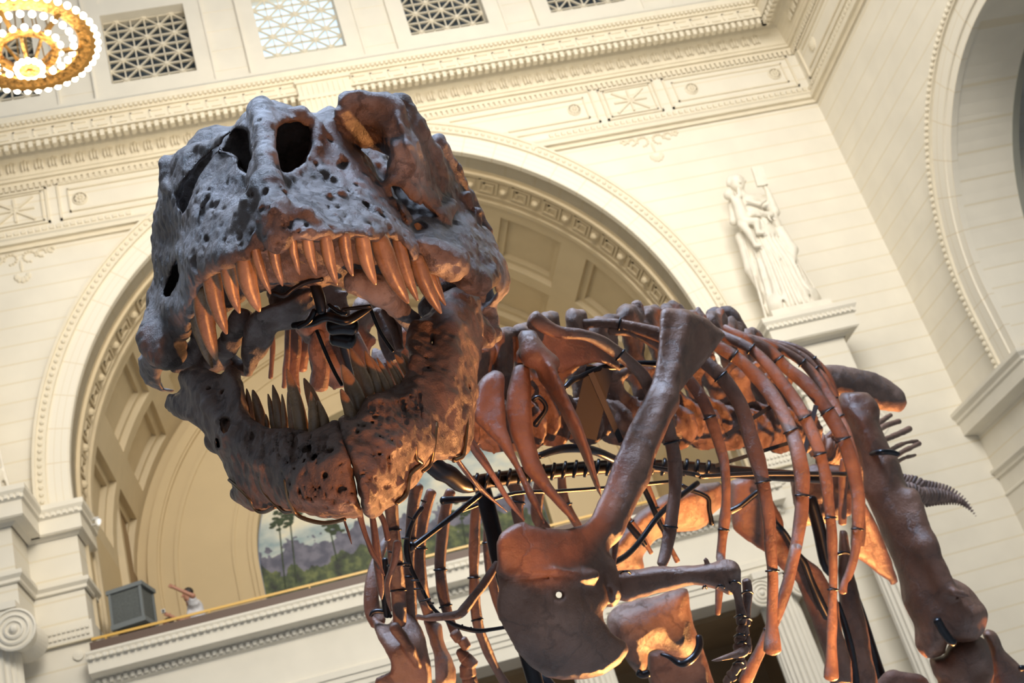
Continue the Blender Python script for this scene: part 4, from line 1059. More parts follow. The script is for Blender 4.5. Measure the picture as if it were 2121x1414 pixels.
# braincase and palate inside, with added blockers that keep the slots dark
v.cap([cm(560, 420, 3.30), cm(720, 380, 3.36)], [0.13, 0.13], 0.03)
v.cap([cm(455, 335, 3.50), cm(400, 400, 3.52), cm(375, 480, 3.50), cm(362, 560, 3.45), cm(362, 640, 3.45)], [0.10, 0.09, 0.07, 0.05, 0.04], 0.02)  # added blocker, keeps the bright hall from showing through the far-side recess
v.cap([cm(790, 420, 3.42), cm(850, 470, 3.42)], [0.09, 0.08], 0.02)  # added blocker that darkens the cheek slot
v.cap([cm(560, 520, 3.35), cm(760, 500, 3.38)], [0.10, 0.10], 0.03)
v.cap([cm(772, 362, 3.3), cm(805, 368, 3.3)], [0.035, 0.03], 0.02)
pal = T('0 415,560 470,520 700,480 860,500 880,560 850,600 800,585 735,605 690,590 640,600 580,590 520,610 470,650 430,640')
v.relief(pal, [(420, 580, 3.25), (560, 560, 3.06), (700, 540, 3.04), (870, 560, 3.22), (640, 600, 3.10)], 0.03, 14, k=0.02)
v.cap([cm(735, 585, 3.0), cm(790, 600, 3.05), cm(850, 665, 3.25), cm(862, 690, 3.3)], [0.03, 0.035, 0.022, 0.008], 0.02)
ptr = T('c 830,250 1050,180 1190,100 1230,220 1050,370 950,400 880,550 820,600 790,690 740,690 725,480 745,380 800,300 600,540 590,480 720,300')
v.relief(T('c 830,250 1050,180 1190,100 1230,220 1050,370 950,400 880,550 820,600 790,690 740,690 725,480 745,380 780,300'), [(530, 640, 3.12), (650, 600, 3.1), (600, 670, 3.15), (520, 760, 3.25)], 0.030, 10, k=0.01)
v.cap([cm(425, 655, 3.3), cm(420, 700, 3.38), cm(400, 735, 3.42), cm(370, 750, 3.45)], [0.03, 0.028, 0.03, 0.03], 0.02)
v.cap([cm(400, 740, 3.44), cm(440, 740, 3.42), cm(480, 752, 3.38), cm(505, 765, 3.32)], [0.028, 0.022, 0.022, 0.02], 0.02)
v.cap([cm(500, 660, 3.2), cm(470, 720, 3.3), cm(430, 760, 3.4)], [0.03, 0.026, 0.03], 0.02)
v.cap([cm(600, 600, 3.25), cm(600, 640, 3.2)], [0.06, 0.05], 0.02)
v.cap([cm(940, 585, 3.35), cm(915, 600, 3.35), cm(890, 640, 3.35)], [0.03, 0.03, 0.03], 0.02)
v.cap([cm(1000, 600, 3.6), cm(1012, 660, 3.58), cm(1018, 690, 3.55)], [0.03, 0.025, 0.03], 0.02)
v.relief(h2, [(840, 425, 3.10)], 0.14, 4, op='-', k=0.006); v.relief(h3, [(870, 468, 3.02)], 0.10, 4, op='-', k=0.006)
# nostrils, eye of the cheek, foramina, sutures
nosR = T('a 940,262 1000,215 1100,215 1180,250 1190,310 1170,420 1130,500 1070,550 1000,578 968,560 945,470 932,400 935,330')
nosL = T('a 600,330 690,262 740,265 780,290 790,400 808,470 808,560 800,595 750,580 700,540 690,470 640,440 575,440 590,370')
v.relief(nosR, [(600, 300, 2.93)], 0.16, 5, op='-', k=0.006)
v.relief(nosL, [(500, 320, 3.0)], 0.20, 5, op='-', k=0.006)
rf = random.Random(11)
D_s = depth_map(np.array([0.0]), np.array([0.0]), sn_c)
def dep(px, py, ctrl): return float(depth_map(np.array([float(px)]), np.array([float(py)]), ctrl)[0])
def pit(px, py, r, ctrl, dz=0.0, e=(0, 0)):
    d_ = v.front(px, py); d2 = v.front(px + e[0], py + e[1])
    if d_ and d2 and abs(d2 - d_) < 0.12: v.cap([cm(px, py, d_ + 0.002), cm(px + e[0], py + e[1], d2 + 0.002)], r, 0.003, '-')
for px, py, r_, e in ((399, 541, 0.014, (3, 12)), (392, 570, 0.013, (2, 10)), (464, 498, 0.008, (2, 5)), (496, 489, 0.008, (0, 3)), (440, 425, 0.009, (8, -3)), (521, 487, 0.006, (10, -4)), (675, 362, 0.013, (10, 14)), (692, 372, 0.011, (3, 8)),
                      (708, 344, 0.012, (6, -8)), (766, 427, 0.011, (3, 5)), (796, 447, 0.008, (1, 4)), (818, 456, 0.007, (1, 3)), (700, 430, 0.007, (3, 0)), (600, 470, 0.006, (0, 2)), (640, 480, 0.006, (2, 2)), (548, 395, 0.008, (-3, 10)), (595, 395, 0.010, (8, 12)), (532, 248, 0.007, (3, 0)),
                      (680, 285, 0.008, (4, 5)), (424, 495, 0.008, (6, 8)), (455, 470, 0.007, (4, -3)), (560, 430, 0.004, (4, 40)), (725, 395, 0.006, (14, 10)), (655, 340, 0.006, (8, 16))):
    pit(px, py, r_, sn_c, 0.0, e)
for k in range(70):
    px, py = rf.uniform(400, 850), rf.uniform(380, 520)
    pit(px, py, rf.uniform(0.003, 0.006), sn_c, 0.0, (rf.uniform(-4, 4), rf.uniform(-4, 4)))
for k in range(22):                                  # rough bosses along the lip and snout
    px = rf.uniform(390, 850); py = rf.uniform(400, 485)
    d_ = v.front(px, py)
    if d_: v.cap([cm(px, py, d_ + 0.006), cm(px + rf.uniform(-12, 12), py + rf.uniform(-8, 8), d_ + 0.006)], rf.uniform(0.005, 0.010), 0.014)
skull = vol_obj('skull', v, M['skull'], SK, rough=0.005, rs=13, it=2, fine=0.0035, fs=60)
skull['label'] = 'skull with grey dusty snout'
del v

def tooth(name, bx, by, tx, ty, w, d, parent, mat='tooth', bend=0.12, tipd=None):
    """base and tip in px, width at the base in px, depth"""
    ax_ = np.array([tx - bx, ty - by], float); L = np.linalg.norm(ax_); a = ax_ / L; q = np.array([-a[1], a[0]])
    s = 1 if q[0] > 0 else -1; q *= s
    bx, by = np.array([bx, by]) - a * min(14, L * 0.15); td = tipd if tipd else d + 0.035
    P = []
    for t, r in ((0, 0.42), (0.15, 0.5), (0.35, 0.50), (0.55, 0.44), (0.75, 0.34), (0.9, 0.20), (0.985, 0.08)):
        o = bend * w * math.sin(t * PI) * 1.2
        P.append([bx + ax_[0] * t * 1.04 - q[0] * o, by + ax_[1] * t * 1.04 - q[1] * o, w * r])
    V, fs = ptube(P, [d, td], n=20, seg=14, flat=0.8, rough=0.0008, rs=60)
    return mk(name, V, fs, M[mat], parent, fix=True)
for bx, by, tx, ty, w, d in ((531, 522, 564, 619, 21, 2.66), (567, 511, 588, 603, 24, 2.64), (607, 504, 623, 578, 18, 2.63), (639, 501, 658, 579, 24, 2.63), (677, 499, 701, 601, 27, 2.65), (715, 497, 733, 581, 26, 2.70),
                             (752, 497, 781, 600, 32, 2.76), (791, 505, 850, 636, 42, 2.83), (828, 507, 868, 632, 28, 2.93), (868, 546, 918, 658, 34, 2.99), (884, 552, 928, 642, 22, 3.06), (896, 556, 922, 624, 18, 3.12), (858, 540, 866, 600, 20, 3.0),
                             (509, 546, 541, 655, 40, 2.69), (474, 552, 499, 659, 32, 2.76), (440, 571, 472, 701, 38, 2.86), (421, 614, 451, 755, 40, 2.96), (407, 655, 443, 771, 26, 3.08), (398, 650, 430, 735, 16, 3.14)):
    tooth('upper_tooth', bx, by, tx, ty, w, d, skull)

# ---- lower jaw, two halves
Lj = T('c 310,700 330,660 400,630 500,640 590,680 600,660 650,640 700,680 740,760 740,850 760,940 820,990 900,1020 1000,1025 1080,1040 1160,1065 1220,1040 1310,985 1350,975 1380,1040 1400,1130 d 205,1040 238,1230 258,1310 m 1745,262 1730,275 1600,285 1450,280 1330,245 1290,235 1180,215 1060,242 1000,225 930,180 900,110 920,90 880,0 c 640,1330 600,1250 520,1120 490,1060 400,990 340,970 260,920 222,880 250,805 305,800 330,770')
Lj_c = [(692, 885, 2.74), (700, 950, 2.63), (738, 1030, 2.63), (745, 1062, 2.70), (660, 1068, 2.74), (645, 960, 2.66), (610, 905, 2.78), (560, 1050, 2.90), (565, 960, 2.79), (510, 885, 2.92), (480, 1010, 3.02), (450, 900, 3.02),
        (490, 800, 3.04), (410, 860, 3.16), (400, 775, 3.22), (350, 850, 3.36), (370, 800, 3.30), (342, 842, 3.42), (460, 790, 3.12), (620, 1030, 2.70), (520, 1045, 2.97), (455, 975, 3.06), (690, 1010, 2.62)]
v = Vol.around([cm(x, y, d) for x, y in ((335, 750), (765, 1085)) for d in (2.5, 3.55)], 0.01, HQ)
v.relief(np.array([p[:2] for p in Lj]), Lj_c, 0.034, 16, k=0.01)
v.cap([cm(400, 780, 3.2), cm(440, 840, 3.03), cm(490, 900, 2.92), cm(550, 960, 2.78)], [0.02, 0.018, 0.015, 0.012], 0.03)
v.cap([cm(480, 775, 3.1), cm(500, 840, 3.0), cm(515, 880, 2.92)], [0.018, 0.014, 0.012], 0.015)
for poly in ('c 585,970 610,955 640,960 655,1000 645,1060 610,1070 590,1020', 'c 555,1085 575,1075 590,1120 590,1160 565,1150'):
    v.relief(np.array(T(poly)), [(460, 880, 3.0)], 0.2, 4, op='-', k=0.006)
v.cap([cm(466, 884, 3.11), cm(468, 888, 3.11)], [0.05, 0.05], 0.004); v.cap([cm(453, 912, 3.12)], [0.035], 0.004)  # blobs added behind the openings so they read dark
def jpit(lst, ctrl, r0=0.008, dz=-0.03):
    for px, py, rr in lst:
        d_ = v.front(px, py)
        if d_: v.cap([cm(px, py, d_ + 0.002), cm(px + 2, py + 3, d_ + 0.012)], rr, 0.003, '-')
jpit([(632, 928, .007), (652, 947, .008), (684, 934, .009), (630, 952, .004), (673, 983, .007), (701, 1012, .007), (620, 1015, .005), (645, 1030, .005), (690, 1035, .006), (662, 1008, .004), (672, 1050, .005), (433, 803, .006), (462, 810, .006), (720, 1035, .004), (610, 970, .004), (600, 1000, .004)], Lj_c)
rj = random.Random(5)
jpit([(rj.uniform(580, 735), rj.uniform(905, 1060), rj.uniform(.001, .004)) for k in range(70)], Lj_c)
for k in range(34):                                  # fine grooves under the tooth row
    px = rj.uniform(500, 680); y0 = 893 + rj.uniform(0, 12) - max(0, 530 - px) * 0.6; y1 = y0 + rj.uniform(25, 60); d_ = v.front(px, y0); d2 = v.front(px, y1)
    if d_ and d2: v.cap([cm(px, y0, d_), cm(px + rj.uniform(-3, 3), y1, d2)], 0.004, 0.003, '-')
mandR = vol_obj('mandible', v, M['jaw'], SK, rough=0.006, rs=17, it=1, fine=0.0035, fs=55)
Rj = T('d 130,790 165,765 200,790 235,755 280,665 340,645 400,640 480,640 520,600 535,500 515,440 485,400 500,330 560,262 610,230 680,120 760,60 830,85 890,150 890,220 930,270 950,330 930,400 895,410 870,560 880,640 860,730 855,870 830,960 760,1010 650,1000 590,1060 560,1130 430,1240 340,1310 300,1322 270,1295 250,1210 215,1080 165,940 140,860')
Rj_c = [(714, 866, 2.74), (732, 950, 2.63), (757, 1040, 2.63), (770, 1070, 2.70), (820, 1040, 2.78), (800, 930, 2.70), (775, 835, 2.78), (862, 985, 2.88), (850, 880, 2.84), (905, 935, 2.95), (858, 770, 3.02), (900, 850, 2.98),
        (965, 940, 3.13), (978, 850, 3.18), (870, 700, 3.14), (905, 650, 3.25), (950, 600, 3.36), (992, 640, 3.42), (1015, 690, 3.50), (935, 750, 3.12), (985, 780, 3.28), (945, 680, 3.22), (830, 815, 2.90), (790, 1000, 2.68), (840, 1000, 2.80), (920, 800, 3.03)]
v = Vol.around([cm(x, y, d) for x, y in ((695, 575), (1030, 1085)) for d in (2.5, 3.62)], 0.01, HQ)
v.relief(np.array([p[:2] for p in Rj]), Rj_c, 0.034, 16, k=0.01)
v.relief(np.array(T('d 625,330 650,345 645,375 650,400 625,405 618,370')), [(900, 700, 3.15)], 0.15, 3, op='-', k=0.004)
v.cap([cm(862, 676, 3.15), cm(885, 676, 3.13), cm(895, 684, 3.12)], [0.014, 0.012, 0.006], 0.01)
v.cap([cm(905, 695, 3.12), cm(918, 700, 3.1)], [0.012, 0.006], 0.01)
v.cap([cm(925, 640, 3.22), cm(930, 740, 3.09), cm(925, 830, 3.0), cm(935, 900, 3.0)], [0.02, 0.018, 0.014, 0.01], 0.04)
v.cap([cm(930, 780, 3.03), cm(962, 830, 3.10), cm(962, 880, 3.1)], [0.014, 0.016, 0.01], 0.02)
v.cap([cm(1003, 690, 3.42), cm(1008, 700, 3.42)], [0.03, 0.03], 0.02)
v.cap([cm(1000, 705, 3.36), cm(1003, 712, 3.36)], [0.014, 0.014], 0.01, '-')
v.cap([cm(858, 745, 3.0), cm(850, 800, 2.95), cm(820, 818, 2.88), cm(770, 840, 2.78)], [0.014, 0.018, 0.014, 0.012], 0.015)
v.cap([cm(966, 800, 3.14), cm(968, 865, 3.16)], [0.008, 0.006], 0.006, '-')
v.cap([cm(853, 815, 2.93), cm(862, 880, 2.86), cm(868, 940, 2.86)], [0.012, 0.012, 0.008], 0.03)
jpit([(786, 907, .006), (784, 940, .005), (802, 945, .004), (752, 880, .005), (740, 893, .006), (792, 1043, .008), (782, 925, .004), (848, 911, .004), (803, 962, .004), (812, 1030, .004), (832, 870, .003), (880, 742, .005), (886, 760, .005), (775, 990, .004)], Rj_c)
jpit([(rj.uniform(735, 850), rj.uniform(850, 1060), rj.uniform(.001, .004)) for k in range(80)], Rj_c)
for k in range(44):
    px = rj.uniform(765, 870); y0 = 830 - max(0, px - 820) * 0.5 + rj.uniform(0, 10)
    y1 = y0 + rj.uniform(20, 55); d_ = v.front(px, y0); d2 = v.front(px + 4, y1)
    if d_ and d2: v.cap([cm(px, y0, d_), cm(px + 4, y1, d2)], 0.004, 0.003, '-')
for k in range(22):
    px, py = rj.uniform(735, 860), rj.uniform(860, 1040); d_ = v.front(px, py)
    if d_: d_ += 0.005; v.cap([cm(px, py, d_), cm(px + rj.uniform(-8, 8), py + rj.uniform(-6, 6), d_)], rj.uniform(0.004, 0.008), 0.012)
mandL = vol_obj('mandible', v, M['jaw'], SK, rough=0.006, rs=17, it=1, fine=0.0035, fs=55)
del v
for tx, ty, bx, by, w, d, m_ in ((509, 795, 521, 872, 15, 3.0, mandR), (521, 797, 541, 882, 23, 2.95, mandR), (550, 853, 553, 888, 11, 2.9, mandR), (553, 805, 569, 892, 17, 2.88, mandR), (563, 786, 581, 892, 22, 2.86, mandR),
                                (583, 805, 590, 892, 13, 2.84, mandR), (595, 800, 606, 892, 18, 2.82, mandR), (592, 754, 625, 896, 30, 2.79, mandR), (642, 800, 650, 902, 24, 2.75, mandR), (656, 822, 671, 888, 24, 2.76, mandR),
                                (626, 773, 660, 872, 30, 2.92, mandR),
                                (703, 797, 729, 872, 26, 2.74, mandL), (704, 745, 743, 850, 38, 2.80, mandL), (722, 712, 760, 818, 34, 2.88, mandL), (753, 716, 781, 815, 24, 2.90, mandL), (757, 723, 803, 815, 20, 2.92, mandL), (776, 731, 815, 813, 16, 2.94, mandL),
                                (796, 737, 834, 812, 14, 2.96, mandL), (804, 737, 843, 810, 12, 2.97, mandL), (813, 727, 852, 785, 22, 3.0, mandL), (829, 727, 856, 768, 12, 3.02, mandL)):
    tooth('lower_tooth', bx, by, tx, ty, w, d, m_, bend=-0.08, tipd=d + 0.0)

# ---- bronze rods cradling the jaw
for nm, sp, dp in (('jaw_cradle_rod', 'm 1240,40,3 1255,110,4.5 1270,170,4.5 1310,250,4.5 1380,290,4.5 1500,312,4.5 1620,288,4', [2.72, 2.6, 2.6, 2.66]),
                   ('jaw_cradle_rod', 'm 1080,20,3 1110,110,4 1190,200,4 1240,243,4 1290,243,3', [2.86, 2.8, 2.8]),
                   ('jaw_cradle_rod', 'm 890,40,3 950,90,4 1020,160,4 1060,228,4 1110,243,4 1180,212,4', [2.98, 2.92, 2.9]),
                   ('jaw_cradle_rod', 'd 545,930,2.5 548,1000,4 572,1030,5 510,1092,5 490,1190,6 440,1240,5', [2.84, 2.76, 2.7]),
                   ('jaw_cradle_rod', 'd 655,805,2 650,850,4 640,940,4 622,1030,4 580,1070,4', [2.96, 2.88, 2.86]),
                   ('jaw_cradle_rod', 'd 815,780,4 812,840,5 800,950,5 790,990,5 745,1012,5', [3.14, 3.06, 3.06])):
    P_ = T(sp); jc = Lj_c if P_[0][0] < 700 else Rj_c
    dp = [dep(q_[0], q_[1], jc) - 0.074 for q_ in P_]
    bone_tube(nm, P_, dp, M['bronze'], SK, n=36, seg=10)

# ---- shoulder blade with its round plate (left)
def ex_sc(v):
    v.cap([cm(1420, 665, 4.5), cm(1380, 830, 4.33), cm(1310, 980, 4.18), cm(1262, 1090, 4.05)], [0.02, 0.035, 0.05, 0.05], 0.05)
    v.cap([cm(1245, 1180, 3.98), cm(1258, 1215, 3.98), cm(1262, 1235, 3.98)], [0.05, 0.045, 0.03], 0.03)
    v.cap([cm(1040, 1195, 3.74), cm(1140, 1200, 3.76), cm(1230, 1190, 3.85)], [0.012, 0.014, 0.02], 0.03)
    v.cap([cm(1195, 1258, 3.80), cm(1202, 1268, 3.80)], [0.018, 0.012], 0.02)
    v.cap([cm(1258, 1222, 3.93), cm(1270, 1250, 3.93)], [0.012, 0.010], 0.006, '-')
    L_ = [(1034, 1192), (1060, 1200), (1100, 1196), (1150, 1192), (1195, 1196)]; ds_ = [v.front(*q_) for q_ in L_]
    if all(ds_): v.cap([cm(q_[0], q_[1], d_) for q_, d_ in zip(L_, ds_)], [0.008, 0.008, 0.006, 0.004, 0.002], 0.008, '-'); v.cap([cm(q_[0], q_[1] - 12, d_ + 0.006) for q_, d_ in zip(L_, ds_)], [0.012, 0.012, 0.010, 0.008, 0.004], 0.012)
bone('shoulder_blade', 'e 1050,110 1080,95 1180,100 1300,150 1400,240 1370,270 1310,360 1240,440 1160,540 1090,640 1000,800 930,940 870,1090 820,1230 g 1830,290 1780,430 1770,560 1785,600 1760,640 1760,720 1790,820 1770,860 1735,900 1740,970 1800,1060 1900,1120 1930,1180 1860,1280 1740,1360 1600,1395 1450,1395 1330,1370 1220,1290 1120,1180 1070,1080 1000,960 985,860 1010,720 1032,683 1000,630 990,560 985,430 1020,350 1100,290 1190,265 1210,290 1330,310 1480,325 1600,290 1660,230 1720,100 e 740,1090 800,920 870,750 950,600 1010,470 1030,370 1040,260',
     [(1385, 640, 4.50), (1500, 690, 4.62), (1440, 660, 4.54), (1400, 780, 4.42), (1340, 880, 4.28), (1290, 1000, 4.15), (1250, 1100, 4.02), (1140, 1110, 3.82), (1050, 1120, 3.74), (1040, 1250, 3.76), (1100, 1180, 3.74), (1160, 1260, 3.74), (1250, 1190, 3.94),
      (1180, 1180, 3.84), (1100, 1360, 3.80), (1200, 1400, 3.84), (1290, 1350, 3.92), (1240, 1280, 3.88), (1150, 1340, 3.76)], 0.020, 12, M['bone'], SK, 0.0075,
     holes=['g 1403,790 1415,772 1435,770 1448,785 1446,805 1430,815 1412,810'], extra=ex_sc, rough=0.004, rs=7, fine=0.001)
# ---- left humerus, forearm, hand
def ex_hu(v):
    v.cap([cm(1285, 1205, 4.0), cm(1330, 1200, 3.97), cm(1350, 1185, 3.95)], [0.03, 0.02, 0.015], 0.02)
    v.cap([cm(1462, 1160, 3.87), cm(1468, 1176, 3.87)], [0.009, 0.008], 0.004)
    v.cap([cm(1505, 1185, 3.87), cm(1515, 1205, 3.87)], [0.035, 0.03], 0.03)
bone('humerus', 'h 60,640 80,630 160,625 220,620 420,590 520,585 650,585 780,572 880,560 970,580 998,620 985,645 960,665 945,700 930,790 890,765 830,750 740,720 620,730 520,760 400,790 300,810 220,840 110,820 70,780 50,700',
     [(1258, 1200, 4.02), (1380, 1195, 3.95), (1500, 1185, 3.88)], 0.048, 16, M['bone'], SK, 0.007, extra=ex_hu, rough=0.005, rs=14, fine=0.001)
bone_tube('radius', 'h 965,665,10 970,720,11 985,800,9 1000,880,9 1010,950,12 1010,995,11', 3.86, M['bone'], SK, rough=0.002)
bone_tube('ulna', 'h 1045,690,9 1052,760,10 1050,850,9 1045,930,9 1040,1000,10', 3.90, M['bone'], SK, rough=0.002)
for i_, sp in enumerate(('h 1000,1025,11 1015,1050,11', 'h 985,1075,9 1030,1085,10', 'h 990,1100,11 1000,1135,10', 'h 965,1165,9 1030,1150,9', 'h 1030,1020,8 1045,1070,8', 'h 1050,1090,7 1052,1150,7', 'h 1010,1255,10 1015,1300,9', 'h 985,1290,9 960,1340,10', 'h 935,1340,10 950,1385,10', 'h 920,1380,9 900,1410,9', 'h 1050,1150,9 1055,1195,8', 'h 1020,1200,8 1005,1250,8')):
    bone_tube('finger_bone', sp, 3.84, M['bone'], SK, n=8, rough=0.003, rs=40)
bone_tube('claw', 'h 1045,1170,8 1020,1195,10 960,1215,8 890,1235,5 835,1250,3 800,1256,1', [3.80, 3.76], M['bone'], SK, rough=0.001)
for i_, (x, y, w) in enumerate(((965, 700, 11), (1052, 770, 11), (1005, 940, 13), (1040, 960, 12), (1000, 1075, 12), (1015, 1130, 10), (990, 1270, 11), (190, 630, 10), (860, 730, 8), (750, 735, 4))):
    q = T('h %f,%f' % (x, y))[0]; V, fs = ptube([[q[0] - w, q[1] + 3, 2.3], [q[0] - w * .5, q[1] - 1, 2.3], [q[0], q[1] - 2, 2.3], [q[0] + w * .6, q[1] - 1, 2.3], [q[0] + w, q[1] + 3, 2.3]], [3.84, 3.80, 3.79, 3.80, 3.84], n=12, seg=8)
    mk('joint_wire', V, fs, M['black'], SK, fix=True)

# ---- ribs of the left side; each with its fixing wires
def rib(spec, dep_, bands=(), mat='bone', flat=0.62, bdep=None, n=60, flare=None):
    P = T(spec); m_ = M[mat]
    if isinstance(dep_, (int, float)): dl = [dep_] * len(P)
    else: dl = list(np.interp(np.linspace(0, 1, len(P)), np.linspace(0, 1, len(dep_)), dep_))
    V, fs = ptube(P, dl, n=n, seg=14, flat=flat, rough=0.004, rs=13); o = mk('rib', V, fs, m_, SK, fix=True)
    Q = catmull([[p[0], p[1], p[2], d] for p, d in zip(P, dl)], 200)
    for t in bands:
        i = int(t * 199); x, y, w, d = Q[i]; tx, ty = Q[min(i + 3, 199)][:2] - Q[max(i - 3, 0)][:2]; L = math.hypot(tx, ty); nx, ny = -ty / L, tx / L
        c = wp(x, y, d); r = w * d / F * 1.06; s_ = wp(x + nx, y + ny, d) - wp(x, y, d); s_ /= np.linalg.norm(s_)
        vw = (c - EYE) / np.linalg.norm(c - EYE); k = 18
        C_ = [c + s_ * r * math.cos(2 * PI * j / k) + vw * (r * flat + 0.003) * math.sin(2 * PI * j / k) for j in range(k)]
        ax_ = np.cross(s_, vw); vs = []; fs = []
        for j in range(k):
            o_ = (C_[j] - c); o_ /= np.linalg.norm(o_)
            for m2 in range(6): vs.append(C_[j] + (o_ * math.cos(m2 * PI / 3) + ax_ * math.sin(m2 * PI / 3)) * 0.0042)
        for j in range(k):
            for m2 in range(6):
                a, b_ = j * 6 + m2, j * 6 + (m2 + 1) % 6; a2, b2 = ((j + 1) % k) * 6 + m2, ((j + 1) % k) * 6 + (m2 + 1) % 6
                fs.append((a, b_, b2, a2))
        mk('rib_wire', vs, fs, M['black'], o, fix=True)
    return o
rib('0 1104,662,20 1154,686,13 e 620,237,12 700,262,12 800,320,13 900,402,13 960,470,13 1010,560,13 1060,640,13 1095,760,15 1125,900,15 1128,1050,14 1110,1200,14 1080,1380,13 h 445,575,11', [4.15, 4.2, 4.35, 4.4, 4.4, 4.3], (0.30, 0.62, 0.88))
rib('0 1197,672,10 1240,669,11 1290,672,12 1364,692,14 1420,720,15 1458,748,15 1492,778,15 1524,821,15 f 215,610,16 240,700,16 285,850,16 310,950,15 335,1120,14 345,1250,13 355,1414,12.5 h 1225,900,12.5 1225,1020,13 1228,1130,17 1230,1185,19', [4.7, 4.7, 4.65, 4.6, 4.5, 4.45, 4.4], (0.1, 0.36, 0.62, 0.82))
rib('0 1263,686,9 1310,687,11 1364,713,12 1400,750,12 e 1200,480,12 1270,580,12 1320,700,12 1370,850,11 1395,980,10 1392,1200,10 1370,1414,9.5 h 868,560,8.5 855,740,8 842,925,6', [4.7, 4.75, 4.7, 4.6, 4.5], (0.42, 0.75))
rib('0 1440,690,11 f 80,270,13 200,350,14 300,450,15 380,560,15 440,680,15 480,800,15 500,950,15 492,1100,14 470,1250,13 430,1414,12 h 1400,450,12 1340,700,12 1260,930,12 1150,1170,12 1030,1410,13', [5.3, 5.2, 5.0, 4.9, 4.8, 4.75], (0.10, 0.3, 0.44, 0.6, 0.88))
rib('0 1470,680,9 f 130,230,11 250,290,12 350,390,13 450,520,13 520,640,13 575,770,13 610,900,12 635,1100,11 645,1250,10.5 650,1414,10 h 1655,850,10 1648,1100,10 1645,1300,13 1645,1375,14', [5.5, 5.35, 5.2, 5.1, 5.05, 5.0], (0.12, 0.34, 0.44, 0.6, 0.78))
rib('0 1500,678,8 f 180,220,11 330,290,12 420,380,13 530,470,14 620,590,15 690,710,15 740,850,15 770,1000,14 770,1150,12 755,1290,10 725,1390,9 h 1740,700,7 1725,770,9', [5.7, 5.6, 5.45, 5.35, 5.3], (0.2, 0.42, 0.52, 0.80))
rib('0 1540,695,7 f 350,270,9 480,340,10 570,430,10 640,540,10 690,640,10 735,760,10 765,880,9 785,1003,8 790,1120,7 788,1250,6', [5.9, 5.8, 5.6, 5.5], (0.25, 0.5, 0.8))
rib('0 1560,700,6 f 370,265,7 500,320,7.5 580,400,7.5 640,490,7 680,600,6 700,700,5', [6.0, 5.9, 5.8], (0.5, 0.75))
rib('f 250,235,5 400,262,6 500,295,6 590,370,6 640,440,5.5 665,520,5', [6.1, 6.0, 5.95], (0.6,))
rib('f 700,830,7 700,900,9 696,1000,9 695,1140,8', [5.7, 5.7], ())
# first free rib and the neck ribs
def ex_r0(v):
    v.cap([cm(1092, 700, 4.02), cm(1105, 735, 4.0), cm(1140, 752, 4.0)], [0.03, 0.035, 0.03], 0.03)
    v.cap([cm(1080, 735, 4.05), cm(1060, 790, 4.05)], [0.02, 0.02], 0.02)
bone('rib', 'e 290,290 315,240 345,228 380,245 420,330 455,370 480,400 520,480 580,610 640,740 680,860 705,960 735,1060 735,1120 705,1060 660,960 620,850 560,740 500,620 440,530 400,480 380,420 330,360',
     [(1085, 700, 4.05), (1130, 760, 4.0), (1230, 1000, 3.95)], 0.032, 12, M['bone'], SK, 0.008, extra=ex_r0)
bone('neck_rib', 'e 75,500 110,455 160,425 200,435 222,460 222,560 230,720 270,850 340,1010 400,1130 445,1255 420,1250 335,1090 275,960 190,830 60,700 50,660', [(1010, 780, 3.95), (1045, 900, 3.9), (1120, 1060, 3.82), (1000, 870, 3.9)], 0.022, 12, M['bone'], SK, 0.007, rough=0.004, rs=10)
bone('neck_rib', 'e 270,410 310,395 350,410 360,560 370,760 400,900 460,1030 540,1130 605,1235 590,1245 470,1115 330,970 250,770 225,640 230,550', [(1080, 770, 4.02), (1080, 900, 3.96), (1180, 1060, 3.9), (1050, 850, 3.98)], 0.026, 12, M['bone'], SK, 0.007, rough=0.005, rs=9)
bone('rib', 'e 365,165 420,165 500,215 700,262 790,320 830,390 840,440 760,400 700,390 600,410 520,450 470,420 420,340 370,260', [(1110, 670, 4.25), (1200, 720, 4.32), (1280, 770, 4.38), (1140, 760, 4.25)], 0.016, 12, M['bone'], SK, 0.008)
for sp, dp in (('e -30,740,6 40,810,7 120,920,6 200,1060,5 270,1150,3.5 325,1225,1.2', [3.6, 3.7]), ('d 720,940,5 765,1010,5 850,1120,5 930,1200,4 1030,1285,1', [3.3, 3.5]), ('d 740,960,4 790,1040,3.5 870,1150,2.5 890,1180,1', [3.3, 3.45]),
               ('d 820,900,6 870,980,6.5 960,1100,6 1040,1230,5 1120,1330,1.5', [3.5, 3.7])):
    bone_tube('neck_rib', sp, dp, M['bone'], SK, rough=0.001)
# throat bones hanging below the jaw
for sp, dp in (('g 20,180,5 40,300,5 100,480,6 150,560,5 190,655,1.5', 3.5), ('g 0,150,4 15,250,4 60,390,4 100,485,1.5', 3.45), ('g 95,180,5 115,300,7 150,600,9 168,760,7 172,825,1.5', 3.55), ('g 150,200,5 190,280,6 215,400,6', 3.6),
               ('g 285,420,9 260,560,7 215,700,6 220,820,5 240,905,2', 3.7), ('m 1610,280,3 1640,370,3 1662,443,1', 3.2)):
    bone_tube('throat_bone', sp, dp, M['bone'], SK, rough=0.001)

